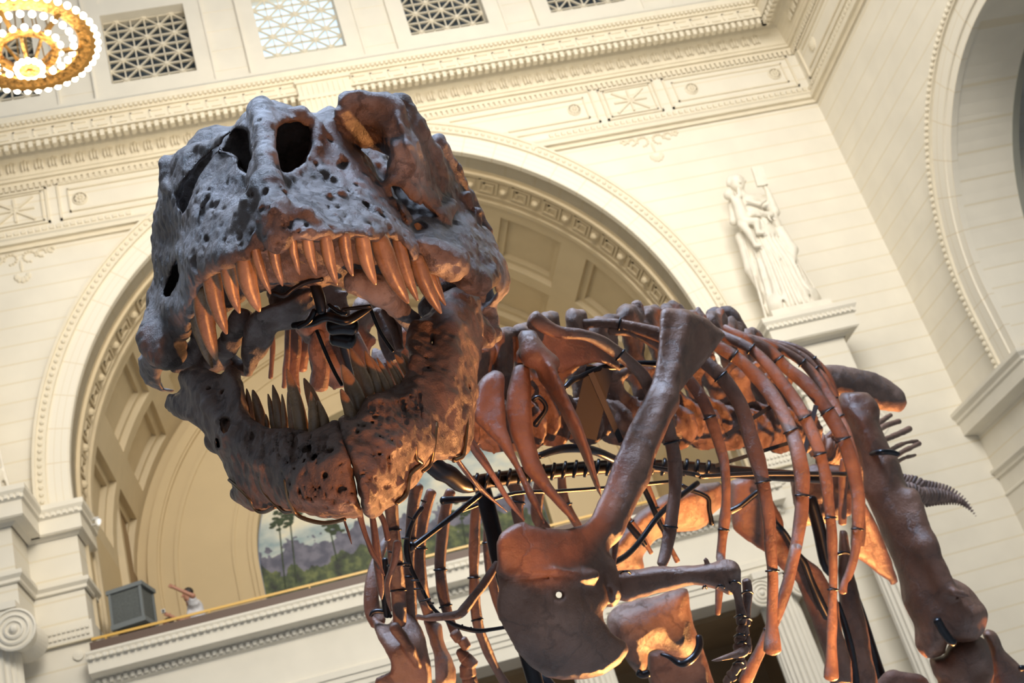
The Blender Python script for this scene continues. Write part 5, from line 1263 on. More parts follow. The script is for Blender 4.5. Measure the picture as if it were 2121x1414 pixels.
# ---- ribs of the right side, seen below the jaw and through the chest
rib('g 205,60,13 240,150,14 262,450,15 280,650,16 292,800,15 300,1000,13', [4.1, 4.15, 4.2], (0.3, 0.55, 0.75))
rib('g 420,20,13 400,150,13 375,400,12 368,620,12 380,900,12 400,1100,11', [4.3, 4.3], (0.35, 0.6))
rib('g 520,60,11 480,200,13 445,450,13 450,700,13 490,880,12 560,1100,11 640,1410,10', [4.4, 4.4, 4.5], (0.3, 0.65))
rib('g 660,60,11 635,140,12 600,350,12 588,600,12 610,800,12 650,960,11 690,1060,10', [4.5, 4.5], (0.55, 0.8))
rib('g 845,120,11 832,300,11 825,600,11 830,800,11 855,1000,10.5 905,1150,10 975,1300,10 1060,1440,9', [4.6, 4.6, 4.7], (0.4, 0.62))
rib('g 940,200,10 925,350,10 930,550,10 975,780,10 1030,960,9', [4.7, 4.7], (0.3,))
rib('e 250,1010,12 290,1100,13 285,1170,13 300,1260,12', [4.8, 4.8], (0.5,))
rib('e 410,990,11 400,1080,12 390,1200,12 440,1280,11', [4.9, 4.9], (0.3,))
rib('e 520,960,9 530,1080,10 560,1170,10 610,1260,9', [5.0, 5.0], (0.6,))
rib('e 940,960,10 970,1040,9 1010,1140,8 1060,1260,7 1100,1380,5', [5.1, 5.1], (0.5,))
rib('e 800,1150,8 880,1230,8 950,1320,7 1000,1400,6', [5.0, 5.0], (0.4,))
rib('h 105,290,4 120,380,6 115,480,6 105,600,5', 4.2, ())
rib('h 505,440,3 530,500,4 558,555,4', 5.0, ())
for sp, dp in (('c 920,400,6 925,520,6 912,700,4', 3.9), ('c 1025,380,7 1020,560,7 1000,760,5', 3.95), ('c 1065,380,13 1070,520,13 1060,660,12 1080,800,10', 4.0), ('c 1165,380,13 1135,500,13 1110,640,13', 4.05)):
    bone_tube('neck_rib', sp, dp, M['bone'], SK, rough=0.002)

# right shoulder: grey blade edge, orange plate; wishbone
bone_tube('shoulder_blade', 'g 225,380,8 170,470,10 125,600,13 100,750,15 108,900,17 150,990,17', [4.5, 4.35, 4.3], M['bone'], SK, flat=0.6)
bone('shoulder_plate', 'g 262,862 300,850 345,862 400,920 445,1000 480,1080 510,1220 535,1440 110,1440 125,1375 235,1325 220,1250 180,1160 125,1050 95,925 130,950 175,985 218,1000 245,960 268,920', [(790, 1300, 4.25), (850, 1280, 4.3), (870, 1400, 4.2), (820, 1350, 4.15), (790, 1400, 4.2)], 0.018, 10, M['bone'], SK, 0.009,
     extra=lambda v: (v.cap([cm(845, 1388, 4.15), cm(848, 1400, 4.15)], 0.012, 0.006, '-'), v.cap([cm(818, 1300, 4.13), cm(850, 1345, 4.13), cm(868, 1380, 4.15)], [0.02, 0.014, 0.012], 0.02)))
bone_tube('wishbone', 'g 988,565,7 950,630,8 900,710,9 830,800,9 760,890,10 720,930,9 640,942,9 540,950,8 480,955,6 425,945,6', [3.9, 3.85, 3.85], M['bone2'], SK, rough=0.002)
# right arm, small and dark
for sp in ('g 690,1060,10 720,1110,10', 'g 740,1110,11 770,1160,12', 'g 720,1190,10 760,1230,14', 'g 770,1230,13 800,1290,18', 'g 780,1290,16 790,1360,18', 'g 800,1380,16 810,1430,16'):
    bone_tube('finger_bone', sp, 4.3, M['bone'], SK, n=10, rough=0.006, rs=22)
bone('arm_bone', 'g 450,940 600,985 610,1060 620,1150 680,1250 700,1330 700,1440 560,1440 540,1200 500,1080', [(900, 1300, 4.45), (920, 1400, 4.4), (890, 1330, 4.42)], 0.04, 18, M['bone2'], SK, 0.012, rough=0.006)

# ---- backbone
def vert_(name, cx_, cy_, d, sx_, sy_, r, L=0.07, tp=0.05, mat='bone2', h=0.010, knob=False, ax_=(0.22, 0.10, 0.32)):
    a = np.array(ax_) / np.linalg.norm(ax_); c = cm(cx_, cy_, d); t = cm(sx_, sy_, d + 0.05)
    pts = [c - a * L - r, c + a * L + r, t - 0.07, t + 0.07]; v = Vol.around(pts, 0.14, h)
    # centrum: spool between two rimmed discs
    for k_, rr in ((-1, 1.0), (1, 1.0)):
        q = c + a * L * k_ * 0.8
        X, Y, Z = np.meshgrid(*v.ax, indexing='ij', sparse=True); w = (X - q[0]) * a[0] + (Y - q[1]) * a[1] + (Z - q[2]) * a[2]
        rad = np.sqrt(np.maximum((X - q[0]) ** 2 + (Y - q[1]) ** 2 + (Z - q[2]) ** 2 - w * w, 0))
        g = np.maximum(rad - r * rr, np.abs(w) - 0.012); v.f = smin(v.f, g.astype(np.float32), 0.012)
    v.cap([c - a * L, c + a * L], [r * 0.55, r * 0.55], 0.015)
    up = t - c; v.cap([c + up * 0.25, c + up * 0.5], [r * 0.42, r * 0.38], 0.03)
    v.cap([c + up * 0.45 - a * 0.02, c + up * 0.8 - a * 0.02, t - a * 0.02], [tp * 0.7, tp * 0.8, tp], 0.02, sq=(1.1, 1, 0.6)); v.cap([c + up * 0.45 + a * 0.03, t + a * 0.03], [tp * 0.6, tp * 0.8], 0.02)
    if knob:
        for q_ in (-0.075, -0.035, 0.01, 0.05, 0.085): v.cap([t + a * q_ - up * 0.06, t + a * q_ + up * 0.03 * math.sin(cx_ + q_ * 90)], [tp * 0.75, tp * 0.62], 0.012)
        v.cap([t - a * 0.06 - up * 0.12, t + a * 0.07 - up * 0.12], [tp * 0.5, tp * 0.5], 0.03)
    sd_ = np.cross(a, up / np.linalg.norm(up))
    for s_ in (-1, 1): v.cap([c + up * 0.4, c + up * 0.5 + sd_ * s_ * r * 1.25], [r * 0.26, r * 0.16], 0.03)
    o = vol_obj(name, v, M[mat], SK, rough=0.011 if knob else 0.007, rs=17, it=1, fine=0.004, fs=42)
    return o
neckp = [(668, 660, 3.72, 690, 560, 0.075), (705, 740, 3.80, 760, 640, 0.085), (790, 800, 3.92, 850, 690, 0.09), (880, 850, 4.02, 940, 720, 0.095), (960, 868, 4.12, 1000, 728, 0.10), (1030, 868, 4.22, 1042, 700, 0.105), (1090, 868, 4.32, 1085, 690, 0.11)]
for p in neckp: vert_('vertebra', p[0], p[1], p[2], p[3], p[4], p[5], 0.055, 0.04, h=0.012)
dors = [(1150, 868, 4.50, 1136, 655, .115), (1215, 866, 4.66, 1193, 659, .12), (1280, 868, 4.83, 1250, 662, .12), (1345, 870, 5.0, 1300, 650, .125), (1405, 875, 5.17, 1345, 645, .13), (1462, 878, 5.33, 1385, 645, .13), (1515, 880, 5.5, 1430, 652, .13),
        (1565, 884, 5.66, 1475, 660, .13), (1612, 888, 5.82, 1510, 672, .13), (1655, 892, 6.0, 1550, 690, .13)]
for i_, p in enumerate(dors):
    q = list(p); q[5] *= 0.80; q[4] += (6, -2, 8, 0, 5, -4, 6, 0, 3, 5)[i_]; vert_('vertebra', *q, L=0.055, tp=0.036, h=0.0115, knob=i_ >= 2)

# ---- pelvis and hind legs
bone('hip_bone', 'f 560,360 700,370 850,400 930,440 1000,500 1014,560 980,600 880,592 830,570 720,530 640,520 600,430', [(1690, 770, 6.2), (1800, 800, 6.35), (1875, 830, 6.5), (1780, 830, 6.3)], 0.055, 26, M['bone2'], SK, 0.013,
     extra=lambda v: (v.cap([cm(1730, 772, 6.18), cm(1752, 778, 6.18)], 0.02, 0.01, '-'), v.cap([cm(1800, 782, 6.22), cm(1850, 800, 6.28), cm(1868, 812, 6.3)], 0.006, 0.004, '-')))
bone('hip_bone', 'f 88,80 150,78 190,110 210,150 240,205 300,235 380,262 330,270 220,240 150,185 110,145', [(1490, 640, 6.3), (1530, 660, 6.3), (1590, 705, 6.3)], 0.04, 12, M['bone2'], SK, 0.012)
bone_tube('hip_bone', 'f 40,125,10 90,120,14 130,150,14 200,200,10', 6.35, M['bone2'], SK, rough=0.01)
def ex_f(v):
    v.cap([cm(1772, 840, 6.05), cm(1790, 850, 6.02)], [0.09, 0.07], 0.05)
    v.cap([cm(1975, 1250, 5.75), cm(1992, 1280, 5.75)], [0.10, 0.095], 0.05)
    v.cap([cm(1925, 1330, 5.80), cm(1930, 1322, 5.78)], [0.06, 0.06], 0.05)
    v.cap([cm(1885, 1030, 5.82), cm(1920, 1130, 5.72), cm(1960, 1210, 5.66)], [0.05, 0.04, 0.04], 0.06)
    v.cap([cm(1948, 1300, 5.66), cm(1965, 1335, 5.66)], [0.03, 0.03], 0.03, '-')
    v.cap([cm(1975, 1225, 5.62), cm(1995, 1232, 5.62), cm(2010, 1237, 5.62)], [0.022, 0.02, 0.01], 0.01)
bone('thigh_bone', 'f 710,560 730,535 790,545 850,600 890,680 930,770 965,800 980,860 1030,1030 1100,1180 k 240,360 300,520 370,650 480,740 560,800 655,890 660,940 635,1050 580,1115 470,1130 400,1100 375,1140 370,1200 310,1230 230,1225 190,1150 150,1000 70,850 50,700 0,560 f 930,1300 870,1150 800,1000 800,880 750,740 710,620',
     [(1770, 850, 6.05), (1850, 1000, 5.95), (1960, 1240, 5.8), (1900, 1290, 5.85)], 0.13, 48, M['bone'], SK, 0.014, extra=ex_f, rough=0.007, rs=7, fine=0.001)
def ex_t(v): v.cap([cm(2010, 1350, 5.8), cm(2025, 1385, 5.8)], [0.08, 0.07], 0.05)
bone('shin_bone', 'k 250,1240 360,1220 400,1150 500,1120 600,1115 640,1130 672,1270 640,1300 640,1340 692,1370 700,1520 330,1520 330,1400 290,1360', [(1950, 1370, 5.85), (2030, 1370, 5.8), (1990, 1440, 5.8)], 0.11, 34, M['bone'], SK, 0.014, extra=ex_t, rough=0.008, rs=8)
bone('calf_bone', 'k 628,1060 650,1035 690,1032 735,1060 760,1120 785,1180 900,1290 960,1340 960,1560 740,1560 700,1390 665,1340 680,1250 680,1180', [(2055, 1330, 5.9), (2110, 1400, 5.9), (2080, 1440, 5.9)], 0.08, 26, M['bone'], SK, 0.013)
bone('thigh_bone', 'h 870,-10 700,10 580,55 450,90 280,200 180,320 90,430 70,560 80,640 330,640 320,560 310,520 400,400 540,350 700,335 770,300 800,230 880,160', [(1280, 1140, 6.0), (1400, 1050, 6.2), (1490, 1020, 6.4)], 0.10, 30, M['bone2'], SK, 0.014, rough=0.007, rs=8)
def ex_t2(v): v.cap([cm(1300, 1300, 5.6), cm(1330, 1290, 5.6)], [0.10, 0.10], 0.06)
bone('calf_bone', 'h 345,1200 500,1150 700,1060 760,1230 820,1414 850,1500 370,1500 345,1350', [(1400, 1380, 5.9), (1460, 1400, 5.9)], 0.06, 24, M['bone'], SK, 0.013)
bone('shin_bone', 'h 110,930 160,890 200,885 290,880 400,810 520,760 620,740 635,820 645,900 670,1000 705,1100 695,1180 650,1235 590,1255 500,1220 420,1185 355,1195 350,1290 325,1345 285,1350 230,1290 200,1240 195,1160 110,1040 90,980', [(1300, 1300, 5.6), (1400, 1270, 5.65), (1330, 1370, 5.6)], 0.085, 36, M['bone2'], SK, 0.013, extra=ex_t2, rough=0.010, rs=9)
bone('pubic_bone', 'f 140,930 150,1080 160,1170 230,1230 320,1280 400,1370 460,1414 h 1400,700 1500,950 1590,1200 1640,1440 1800,1440 1790,1250 1720,1050 1700,850 1650,750 1600,650 1540,580 1440,500 1330,400 1300,250 1200,60 1100,-20 f 250,900', [(1540, 1040, 5.75), (1600, 1130, 5.7), (1700, 1300, 5.6), (1750, 1400, 5.55)], 0.05, 22, M['bone'], SK, 0.013, rough=0.006)
bone('pubic_bone', 'h 1700,330 1760,330 1800,600 1850,820 1900,1000 1930,1200 1990,1460 1820,1460 1790,1200 1740,1000 1700,850 1690,600', [(1750, 1150, 5.9), (1800, 1400, 5.8)], 0.055, 18, M['bone'], SK, 0.013)
bone('ischium_bone', 'f 800,1020 870,1150 940,1330 970,1430 930,1450 h 2049,690 1970,640 1900,580 1830,530 1790,540 1775,430 1790,260 1800,100', [(1790, 1080, 6.6), (1850, 1190, 6.8)], 0.035, 12, M['bone'], SK, 0.013)
bone('foot_bone', 'k -150,1440 -60,1330 0,1315 60,1335 150,1345 200,1350 250,1390 270,1460 -100,1520', [(1860, 1400, 6.0)], 0.05, 16, M['bone2'], SK, 0.013)
bone('sacrum', 'f 440,880 560,850 700,860 760,960 740,1100 600,1150 480,1150 450,1000', [(1700, 1000, 6.2), (1650, 1050, 6.2)], 0.08, 30, M['bone'], SK, 0.016, rough=0.015)

# ---- tail
for sp in ('f 840,672,6 870,650,6 930,612,5', 'f 870,690,6 900,665,6 970,642,6', 'f 890,735,6 950,712,6 1020,680,7', 'f 910,795,4 960,765,4.5 1000,748,4 1060,737,4', 'f 940,825,5 990,790,5 1030,770,5 1068,750,6', 'f 950,845,5 1000,820,4 1050,806,3.5'):
    bone_tube('chevron_bone', sp, [6.6, 7.0], M['bone'], SK, n=16, rough=0.003)
tpts = [(1700, 925, 6.25, 34), (1750, 950, 6.45, 30), (1795, 980, 6.7, 27), (1832, 1003, 6.95, 25), (1862, 1012, 7.2, 25), (1885, 1018, 7.6, 27), (1900, 1025, 8.2, 25), (1918, 1025, 8.7, 23), (1938, 1025, 9.1, 20), (1958, 1027, 9.5, 17), (1978, 1032, 9.9, 12), (1992, 1039, 10.3, 8.5), (2005, 1049, 10.6, 5.5), (2015, 1060, 10.9, 3), (2021, 1068, 11.2, 1.2)]
Q = catmull([[x, y, d, r] for x, y, d, r in tpts], 54)
for i, (x, y, d, r) in enumerate(Q):
    rr = r * d / F; x2, y2, d2 = Q[min(i + 1, 53)][:3]; tx, ty = (Q[min(i + 1, 53)] - Q[max(i - 1, 0)])[:2]; L = math.hypot(tx, ty); nx, ny = ty / L, -tx / L
    V, fs = ptube([[x - tx / L * r * .25, y - ty / L * r * .25, r * 0.84], [x, y, r * 0.66], [x + tx / L * r * .25, y + ty / L * r * .25, r * 0.84]], d, n=5, seg=10)
    B_ = MB(); B_.add(V, fs)
    for a_, b_, w in ((0.5, 1.25, 0.15), (-0.5, -1.0, 0.13)):
        V, fs = ptube([[x + nx * r * a_ * 0.6, y + ny * r * a_ * 0.6, r * w * 1.6], [x + nx * r * b_ + tx / L * r * 0.28, y + ny * r * b_ + ty / L * r * 0.28, max(0.5, r * w)]], d, n=4, seg=6); B_.add(V, fs)
    B_.build('tail_vertebra', M['bone2'], SK, smooth=True)

# ---- steel armature
def steel(name, sp, dp, mat='black', **kw): return bone_tube(name, sp, dp, M[mat], SK, **kw)
steel('spine_tube', '0 690,640,13 712,700,16 740,780,16 800,860,16 d 640,1040,20 720,1085,20 800,1140,18 0 1010,995,16 1080,985,15 1180,972,15 1300,965,14 1420,968,14 1560,980,13 1700,990,12', [3.6, 3.62, 3.7, 3.8, 3.85, 3.95, 4.2, 4.5, 4.9, 5.4, 5.9], n=120, seg=16)
B_ = MB()
for k in range(22):
    t = k / 21; x = 985 + t * 480; y = np.interp(x, [985, 1080, 1180, 1300, 1420, 1470], [998, 985, 972, 965, 968, 972]); d = np.interp(x, [985, 1470], [3.93, 5.05])
    V, fs = ptube([[x - 2, y - 1, 19], [x + 3, y, 19]], d, n=3, seg=14, blunt=0.1); o = mk('collar', V, fs, M['black'], SK, fix=True)
steel('post', 'g 885,30,17 920,170,18 965,350,18 1010,560,18 1140,1000,17 1260,1414,17 1400,1900,16', [4.25, 4.2, 4.15, 4.1], n=24)
steel('brace', 'g 345,485,7 500,370,6 700,215,6 870,80,6', [4.0, 4.1], n=20); steel('brace', 'g 360,470,9 395,440,10', 4.0)
steel('brace', 'e -60,1195,4 250,1088,4 500,1072,4 800,1050,4 1100,1020,4', [4.2, 5.0], n=20)
steel('brace', 'g 600,125,9 860,105,4', [4.2, 4.25], n=10)
steel('brace', 'f 0,912,5 250,898,5 500,897,5 712,900,5', [4.9, 5.6], n=20)
steel('brace', 'e 400,885,7 470,860,8 540,845,9 640,845,9 720,865,9 810,905,9 930,930,5 1100,960,5 1250,985,5', [4.1, 4.4, 4.8], n=30)
steel('brace', 'e 540,520,5 580,480,7 620,465,6 690,430,5 760,412,7 830,410,6 900,390,5 1030,395,8', [4.2, 4.5], n=24)
steel('brace', 'e 370,590,5 400,570,5 440,630,5 380,720,7', 4.15, n=12)
steel('brace', 'h -50,620,7 130,555,7 260,450,6 400,260,6 520,140,6 700,0,6', [4.2, 4.8], n=24)
steel('brace', 'h 300,0,6 360,120,6 430,280,6 470,360,4', 5.0); steel('brace', 'h 150,215,5 240,330,7 300,400,7 330,440,5', 4.9)
steel('brace', 'h 920,205,7 1000,165,6 1080,100,6 1130,60,6', 5.6, n=12); steel('brace', 'h 1235,270,6 1320,360,6 1390,480,6 1450,560,8 1500,690,8 1560,830,10 1620,950,9', 5.5, n=24)
steel('brace', 'h 1500,110,12 1560,330,14 1610,560,14 1650,640,10', 5.9, n=12); steel('brace', 'h 1690,850,6 1740,1000,7 1790,1200,8 1830,1450,8', 5.7, n=12)
steel('post', 'h 1780,690,5 1850,900,9 1960,1250,10 2080,1600,10 2300,2300,10', [6.1, 6.1], n=20)
steel('post', 'g 1250,1330,14 1330,1414,16 1700,1900,16', [5.0, 4.9], n=10)
steel('clamp_band', 'h 1690,500,3.5 1720,492,3.5 1760,495,3.5 1800,515,3.5', 5.45); steel('clamp_band', 'f 795,825,4 830,802,5 880,792,6 930,792,6 968,802,5', [6.0, 5.82, 5.85], n=20)
steel('clamp_band', 'h 708,1085,7 712,1150,8 680,1220,8 620,1270,8 570,1275,7 500,1230,5 440,1210,3', [5.5, 5.45, 5.5], n=24); steel('clamp_band', 'h 590,15,4 650,50,5 720,75,5 775,110,5 780,180,5 790,230,5 800,290,6', 6.0, n=20)
steel('clamp_band', 'h 280,1340,8 310,1355,8 350,1345,9', 5.5); steel('clamp_band', 'g 95,940,4 110,915,5 150,905,5 200,915,5 240,945,4', 4.25)
steel('clamp_band', 'k 310,970,9 350,1040,9 400,1110,9 430,1130,8', 5.6); steel('clamp_band', 'k 900,1310,6 925,1310,6 950,1340,6', 5.75)
steel('cable', 'g 470,760,3 500,840,3 560,910,4 640,975,4 730,1020,5 850,1045,5 950,1035,4 1045,1020,4', [3.95, 3.9, 3.9], n=30)
steel('cable', 'g 460,170,5 400,260,5 360,370,6 350,480,7 380,600,5 430,700,4 500,830,4 545,890,3', [4.0, 3.95], n=30); steel('cable', 'g 200,540,8 190,700,8 200,850,8 215,940,8', 4.25)
for x, y, dx, dy in ((340, 390, 16, 0), (345, 590, -14, -3), (410, 690, 18, 0), (430, 750, 18, 0), (480, 830, 26, -8), (520, 850, 14, 0), (730, 1020, 10, -12), (790, 1030, 12, -6), (920, 1035, 14, 0), (380, 250, 14, 8), (470, 130, 12, 5), (240, 490, 12, 4), (350, 570, 14, 4)):
    P = T('g %f,%f %f,%f' % (x - dx * 1.5, y - dy * 1.5, x + dx * 1.5, y + dy * 1.5)); steel('cable_tie', [[P[0][0], P[0][1], 2], [P[1][0], P[1][1], 2]], 3.9, n=4, seg=6)
def flat_bar(name, x0, y0, x1, y1, w, d0, d1, t=0.012):
    a, c = wp(x0, y0, d0), wp(x1, y1, d1); B_ = MB(); B_.bar(a, c, w * (d0 + d1) / 2 / F, t, up=(EYE - a)); B_.build(name, M['blackm'], SK)
flat_bar('strap', 1243, 760, 1208, 905, 56, 4.35, 4.35); flat_bar('strap', 1224, 772, 1287, 915, 12, 4.3, 4.3); flat_bar('strap', 1690, 840, 1660, 960, 10, 5.5, 5.4)
flat_bar('strap', 1505, 900, 1600, 840, 9, 5.1, 5.2); flat_bar('strap', 1480, 965, 1640, 915, 8, 5.1, 5.2)
# jaw hinge bracket seen inside the mouth
B_ = MB()
steel('mouth_bracket', 'c 1060,360,7 1180,340,9 1280,300,10 1400,330,9 d 230,240,9 300,200,5', [3.1, 3.05, 3.1], n=24)
steel('mouth_bracket', 'c 1185,65,9 1210,120,12 1235,200,12 1245,270,10', 3.05, n=10); steel('mouth_bracket', 'c 1290,220,4 1360,270,5 1414,280,4 d 150,210,4 300,190,4', 3.08, n=16)
steel('mouth_bracket', 'c 1090,370,5 1160,330,6 1200,260,6', 3.06, n=10)
steel('mouth_bracket', 'd 90,300,18 150,290,20 215,300,18', 3.2, n=10); steel('mouth_bracket', 'd 110,350,20 200,370,20', 3.3, n=8)
steel('mouth_rod', 'd 15,320,4 60,430,4 110,540,4 150,610,4', 3.15, n=10); steel('mouth_rod', 'd 300,200,4 350,320,4 420,430,4', 3.2, n=10)
steel('mouth_rod', 'c 930,145,5 1000,165,5 1060,120,5 1150,75,5 1250,55,5', 3.02, n=16)
for sp in ('d 375,210,10 420,300,11 460,420,9', 'd 420,215,5 455,300,6 465,390,5'): bone_tube('throat_bone', sp, 3.35, M['bone'], SK, rough=0.003)
for sp, dp in (('d 330,215,12 370,300,16 400,400,18 430,470,16', 3.5), ('d 200,330,14 240,430,18 270,520,18', 3.62), ('c 1230,400,12 1215,520,16 1240,640,18 1225,760,18', 3.66)): bone_tube('neck_filler', sp, dp, M['bone2'], SK, rough=0.008, rs=18)  # dark fillers added to close the bright gap in the mouth
# posts down to the base and a low plinth the skeleton stands on
B_ = MB(); B_.box(-1.2, 5.5, 3.4, 13, 0.0, 0.12); pl = B_.build('display_plinth', M['floor']); tag(pl, 'low stone plinth under the mounted skeleton', 'plinth')

# ================================================================ STATUES AND PEOPLE
def figure_vol(pts, pad, h): return Vol.around(pts, pad, h)
def statue(mirror, label):
    root = empty('statue', (ACX + mirror * 8.5, 23.2, 11.6), label, 'statue', 'statues on the pier caps')
    # local frame: x right as seen, z up, y towards the viewer negative; metres, base at z=0
    bx, by, bz = ACX + mirror * 8.52, 23.15, 11.6
    def c3(x, y, z): return to_cam(np.array([bx + x, by + y, bz + z * 1.06]))[0]
    v = Vol.around([c3(x, y, z) for x in (-1.0, 1.05) for y in (-0.6, 0.5) for z in (0.0, 4.1)], 0.03, 0.024)
    C3 = lambda *p: [c3(*q) for q in p]
    H = 0.34
    # robe
    v.cap(C3((0.0, 0, 0.55), (-0.02, 0, 1.3), (0.0, 0, 2.1), (-0.03, 0, 2.55), (0.0, 0, 2.95)), [0.50, 0.44, 0.36, 0.30, 0.27], 0.12)
    v.cap(C3((-0.25, -.05, .5), (0.30, -.05, .5)), [0.36, 0.36], 0.1)
    v.cap(C3((-0.28, 0, 3.08), (0.28, 0, 3.05)), [0.15, 0.15], 0.12)
    v.cap(C3((0.0, 0, 3.1), (-0.03, -0.02, 3.32)), [0.10, 0.10], 0.05)
    v.cap(C3((-0.05, -0.05, 3.50), (-0.05, -0.06, 3.58)), [0.165, 0.17], 0.05); v.cap(C3((-0.05, -0.1, 3.42)), [0.10], 0.05)
    v.cap(C3((-0.05, -0.225, 3.52), (-0.05, -0.245, 3.45)), [0.025, 0.035], 0.02)
    for s_ in (-1, 1): v.cap(C3((-0.05 + s_ * 0.065, -0.215, 3.54)), [0.022], 0.01, '-')
    v.cap(C3((-0.08, -0.21, 3.385), (-0.02, -0.21, 3.385)), [0.012], 0.006, '-')
    for k in range(16):                         # hair curls
        a = PI * k / 15; v.cap(C3((-0.05 + 0.18 * math.cos(a), -0.06 + .03 * (k % 2), 3.56 + 0.17 * math.sin(a))), [0.06], 0.02)
    for k in range(-9, 10):                     # falling folds, deep between
        x = k * 0.062; q = 0.50 - abs(k) * 0.012
        v.cap(C3((x * 1.25, -math.sqrt(max(0.01, q * q - x * x)) * 0.98, 0.22), (x * 1.0, -math.sqrt(max(0.01, 0.43 ** 2 - (x * .8) ** 2)), 1.3), (x * 0.7 - .05, -math.sqrt(max(.01, 0.34 ** 2 - (x * .6) ** 2)), 2.15)), [0.035, 0.028, 0.014], 0.03, '+' if k % 2 else '-')
    # cloak panel falling on the left, free sleeve on the right
    v.cap(C3((-0.42, 0.05, 2.3), (-0.52, 0.05, 1.5), (-0.45, 0.05, 0.7)), [0.12, 0.12, 0.06], 0.05); v.cap(C3((-0.40, -0.1, 1.6), (-0.48, -0.05, 0.9), (-0.42, 0, 0.6)), [0.06, 0.05, 0.03], 0.03)
    v.cap(C3((0.42, -0.05, 2.5), (0.50, 0, 2.0), (0.52, 0.0, 1.75)), [0.12, 0.08, 0.03], 0.04)
    v.cap(C3((0.38, -0.22, 2.1), (0.45, -0.25, 1.6), (0.35, -0.3, 1.35)), [0.12, 0.11, 0.06], 0.08)
    v.cap(C3((-0.25, -0.28, 2.35), (0.05, -0.34, 2.55), (0.30, -0.30, 2.5)), [0.06, 0.06, 0.07], 0.04)
    for k in range(6): v.cap(C3((-0.2 + k * 0.1, -0.33, 2.40 + 0.03 * math.sin(k * 2.1)), (-0.18 + k * .1, -0.36, 2.30)), [0.035, 0.02], 0.02)
    # raised arm with tablet
    v.cap(C3((0.34, 0, 3.0), (0.52, -0.08, 2.65), (0.50, -0.20, 3.15)), [0.11, 0.10, 0.055], 0.05); v.cap(C3((0.50, -0.2, 3.15), (0.46, -0.22, 3.28)), [0.05, 0.055], 0.03)
    for k in range(4): v.cap(C3((0.43 + 0.025 * k, -0.27, 3.26), (0.42 + 0.025 * k, -0.27, 3.36)), [0.018, 0.014], 0.01)
    # arm holding the child
    v.cap(C3((-0.34, 0, 3.0), (-0.50, -0.1, 2.62), (-0.15, -0.40, 2.55)), [0.11, 0.09, 0.065], 0.05)
    v.cap(C3((-0.14, -0.42, 2.56), (-0.05, -0.42, 2.5)), [0.06, 0.05], 0.03)
    for k in range(4): v.cap(C3((-0.09, -0.44, 2.58 - 0.035 * k), (0.0, -0.43, 2.55 - 0.035 * k)), [0.02, 0.016], 0.01)
    # child
    v.cap(C3((-0.36, -0.28, 2.55), (-0.33, -0.28, 2.95)), [0.15, 0.12], 0.05); v.cap(C3((-0.40, -0.20, 3.22)), [0.13], 0.03); v.cap(C3((-0.36, -0.26, 3.02), (-0.38, -.22, 3.15)), [0.06, 0.06], 0.03)
    v.cap(C3((-0.40, -0.3, 3.0), (-0.22, -0.30, 3.1), (-0.16, -0.26, 3.3)), [0.06, 0.05, 0.035], 0.03)
    v.cap(C3((-0.38, -0.34, 2.45), (-0.18, -0.46, 2.32), (-0.22, -0.42, 2.08), (-0.14, -0.48, 2.02)), [0.10, 0.085, 0.06, 0.035], 0.03); v.cap(C3((-0.44, -0.28, 2.42), (-0.42, -0.40, 2.15), (-0.38, -0.38, 1.82), (-0.30, -0.44, 1.76)), [0.10, 0.08, 0.055, 0.035], 0.03)
    v.cap(C3((-0.15, -0.38, 2.9), (0.1, -0.40, 2.75), (0.3, -0.33, 2.85)), [0.04, 0.05, 0.04], 0.03)
    vol_obj('draped_figure', v, M['marble'], root, rough=0.012, rs=5, it=1)
    b = MB(); r_ = Matrix.Rotation(math.radians(6), 3, 'Y')
    vv, ff = obox((bx + 0.40, by - 0.27, bz + 3.69), 0.10, 0.035, 0.26, r_); b.add(vv, ff); vv, ff = obox((bx + 0.52, by - 0.22, bz + 3.68), 0.035, 0.10, 0.25, r_); b.add(vv, ff); b.build('open_book', M['marble'], root)
    b = MB(); b.box(bx - 0.72, bx + 0.66, by - 0.52, by + 0.55, bz, bz + 0.26); b.box(bx - 0.78, bx + 0.72, by - 0.58, by + 0.6, bz, bz + 0.06); b.build('base', M['marble'], root)
    del root['group']
    return root
statue(1, 'white marble robed figure with a child on one arm, standing right of the big arch')
statue(-1, 'white marble draped statue mostly cut off at the left edge of the picture')

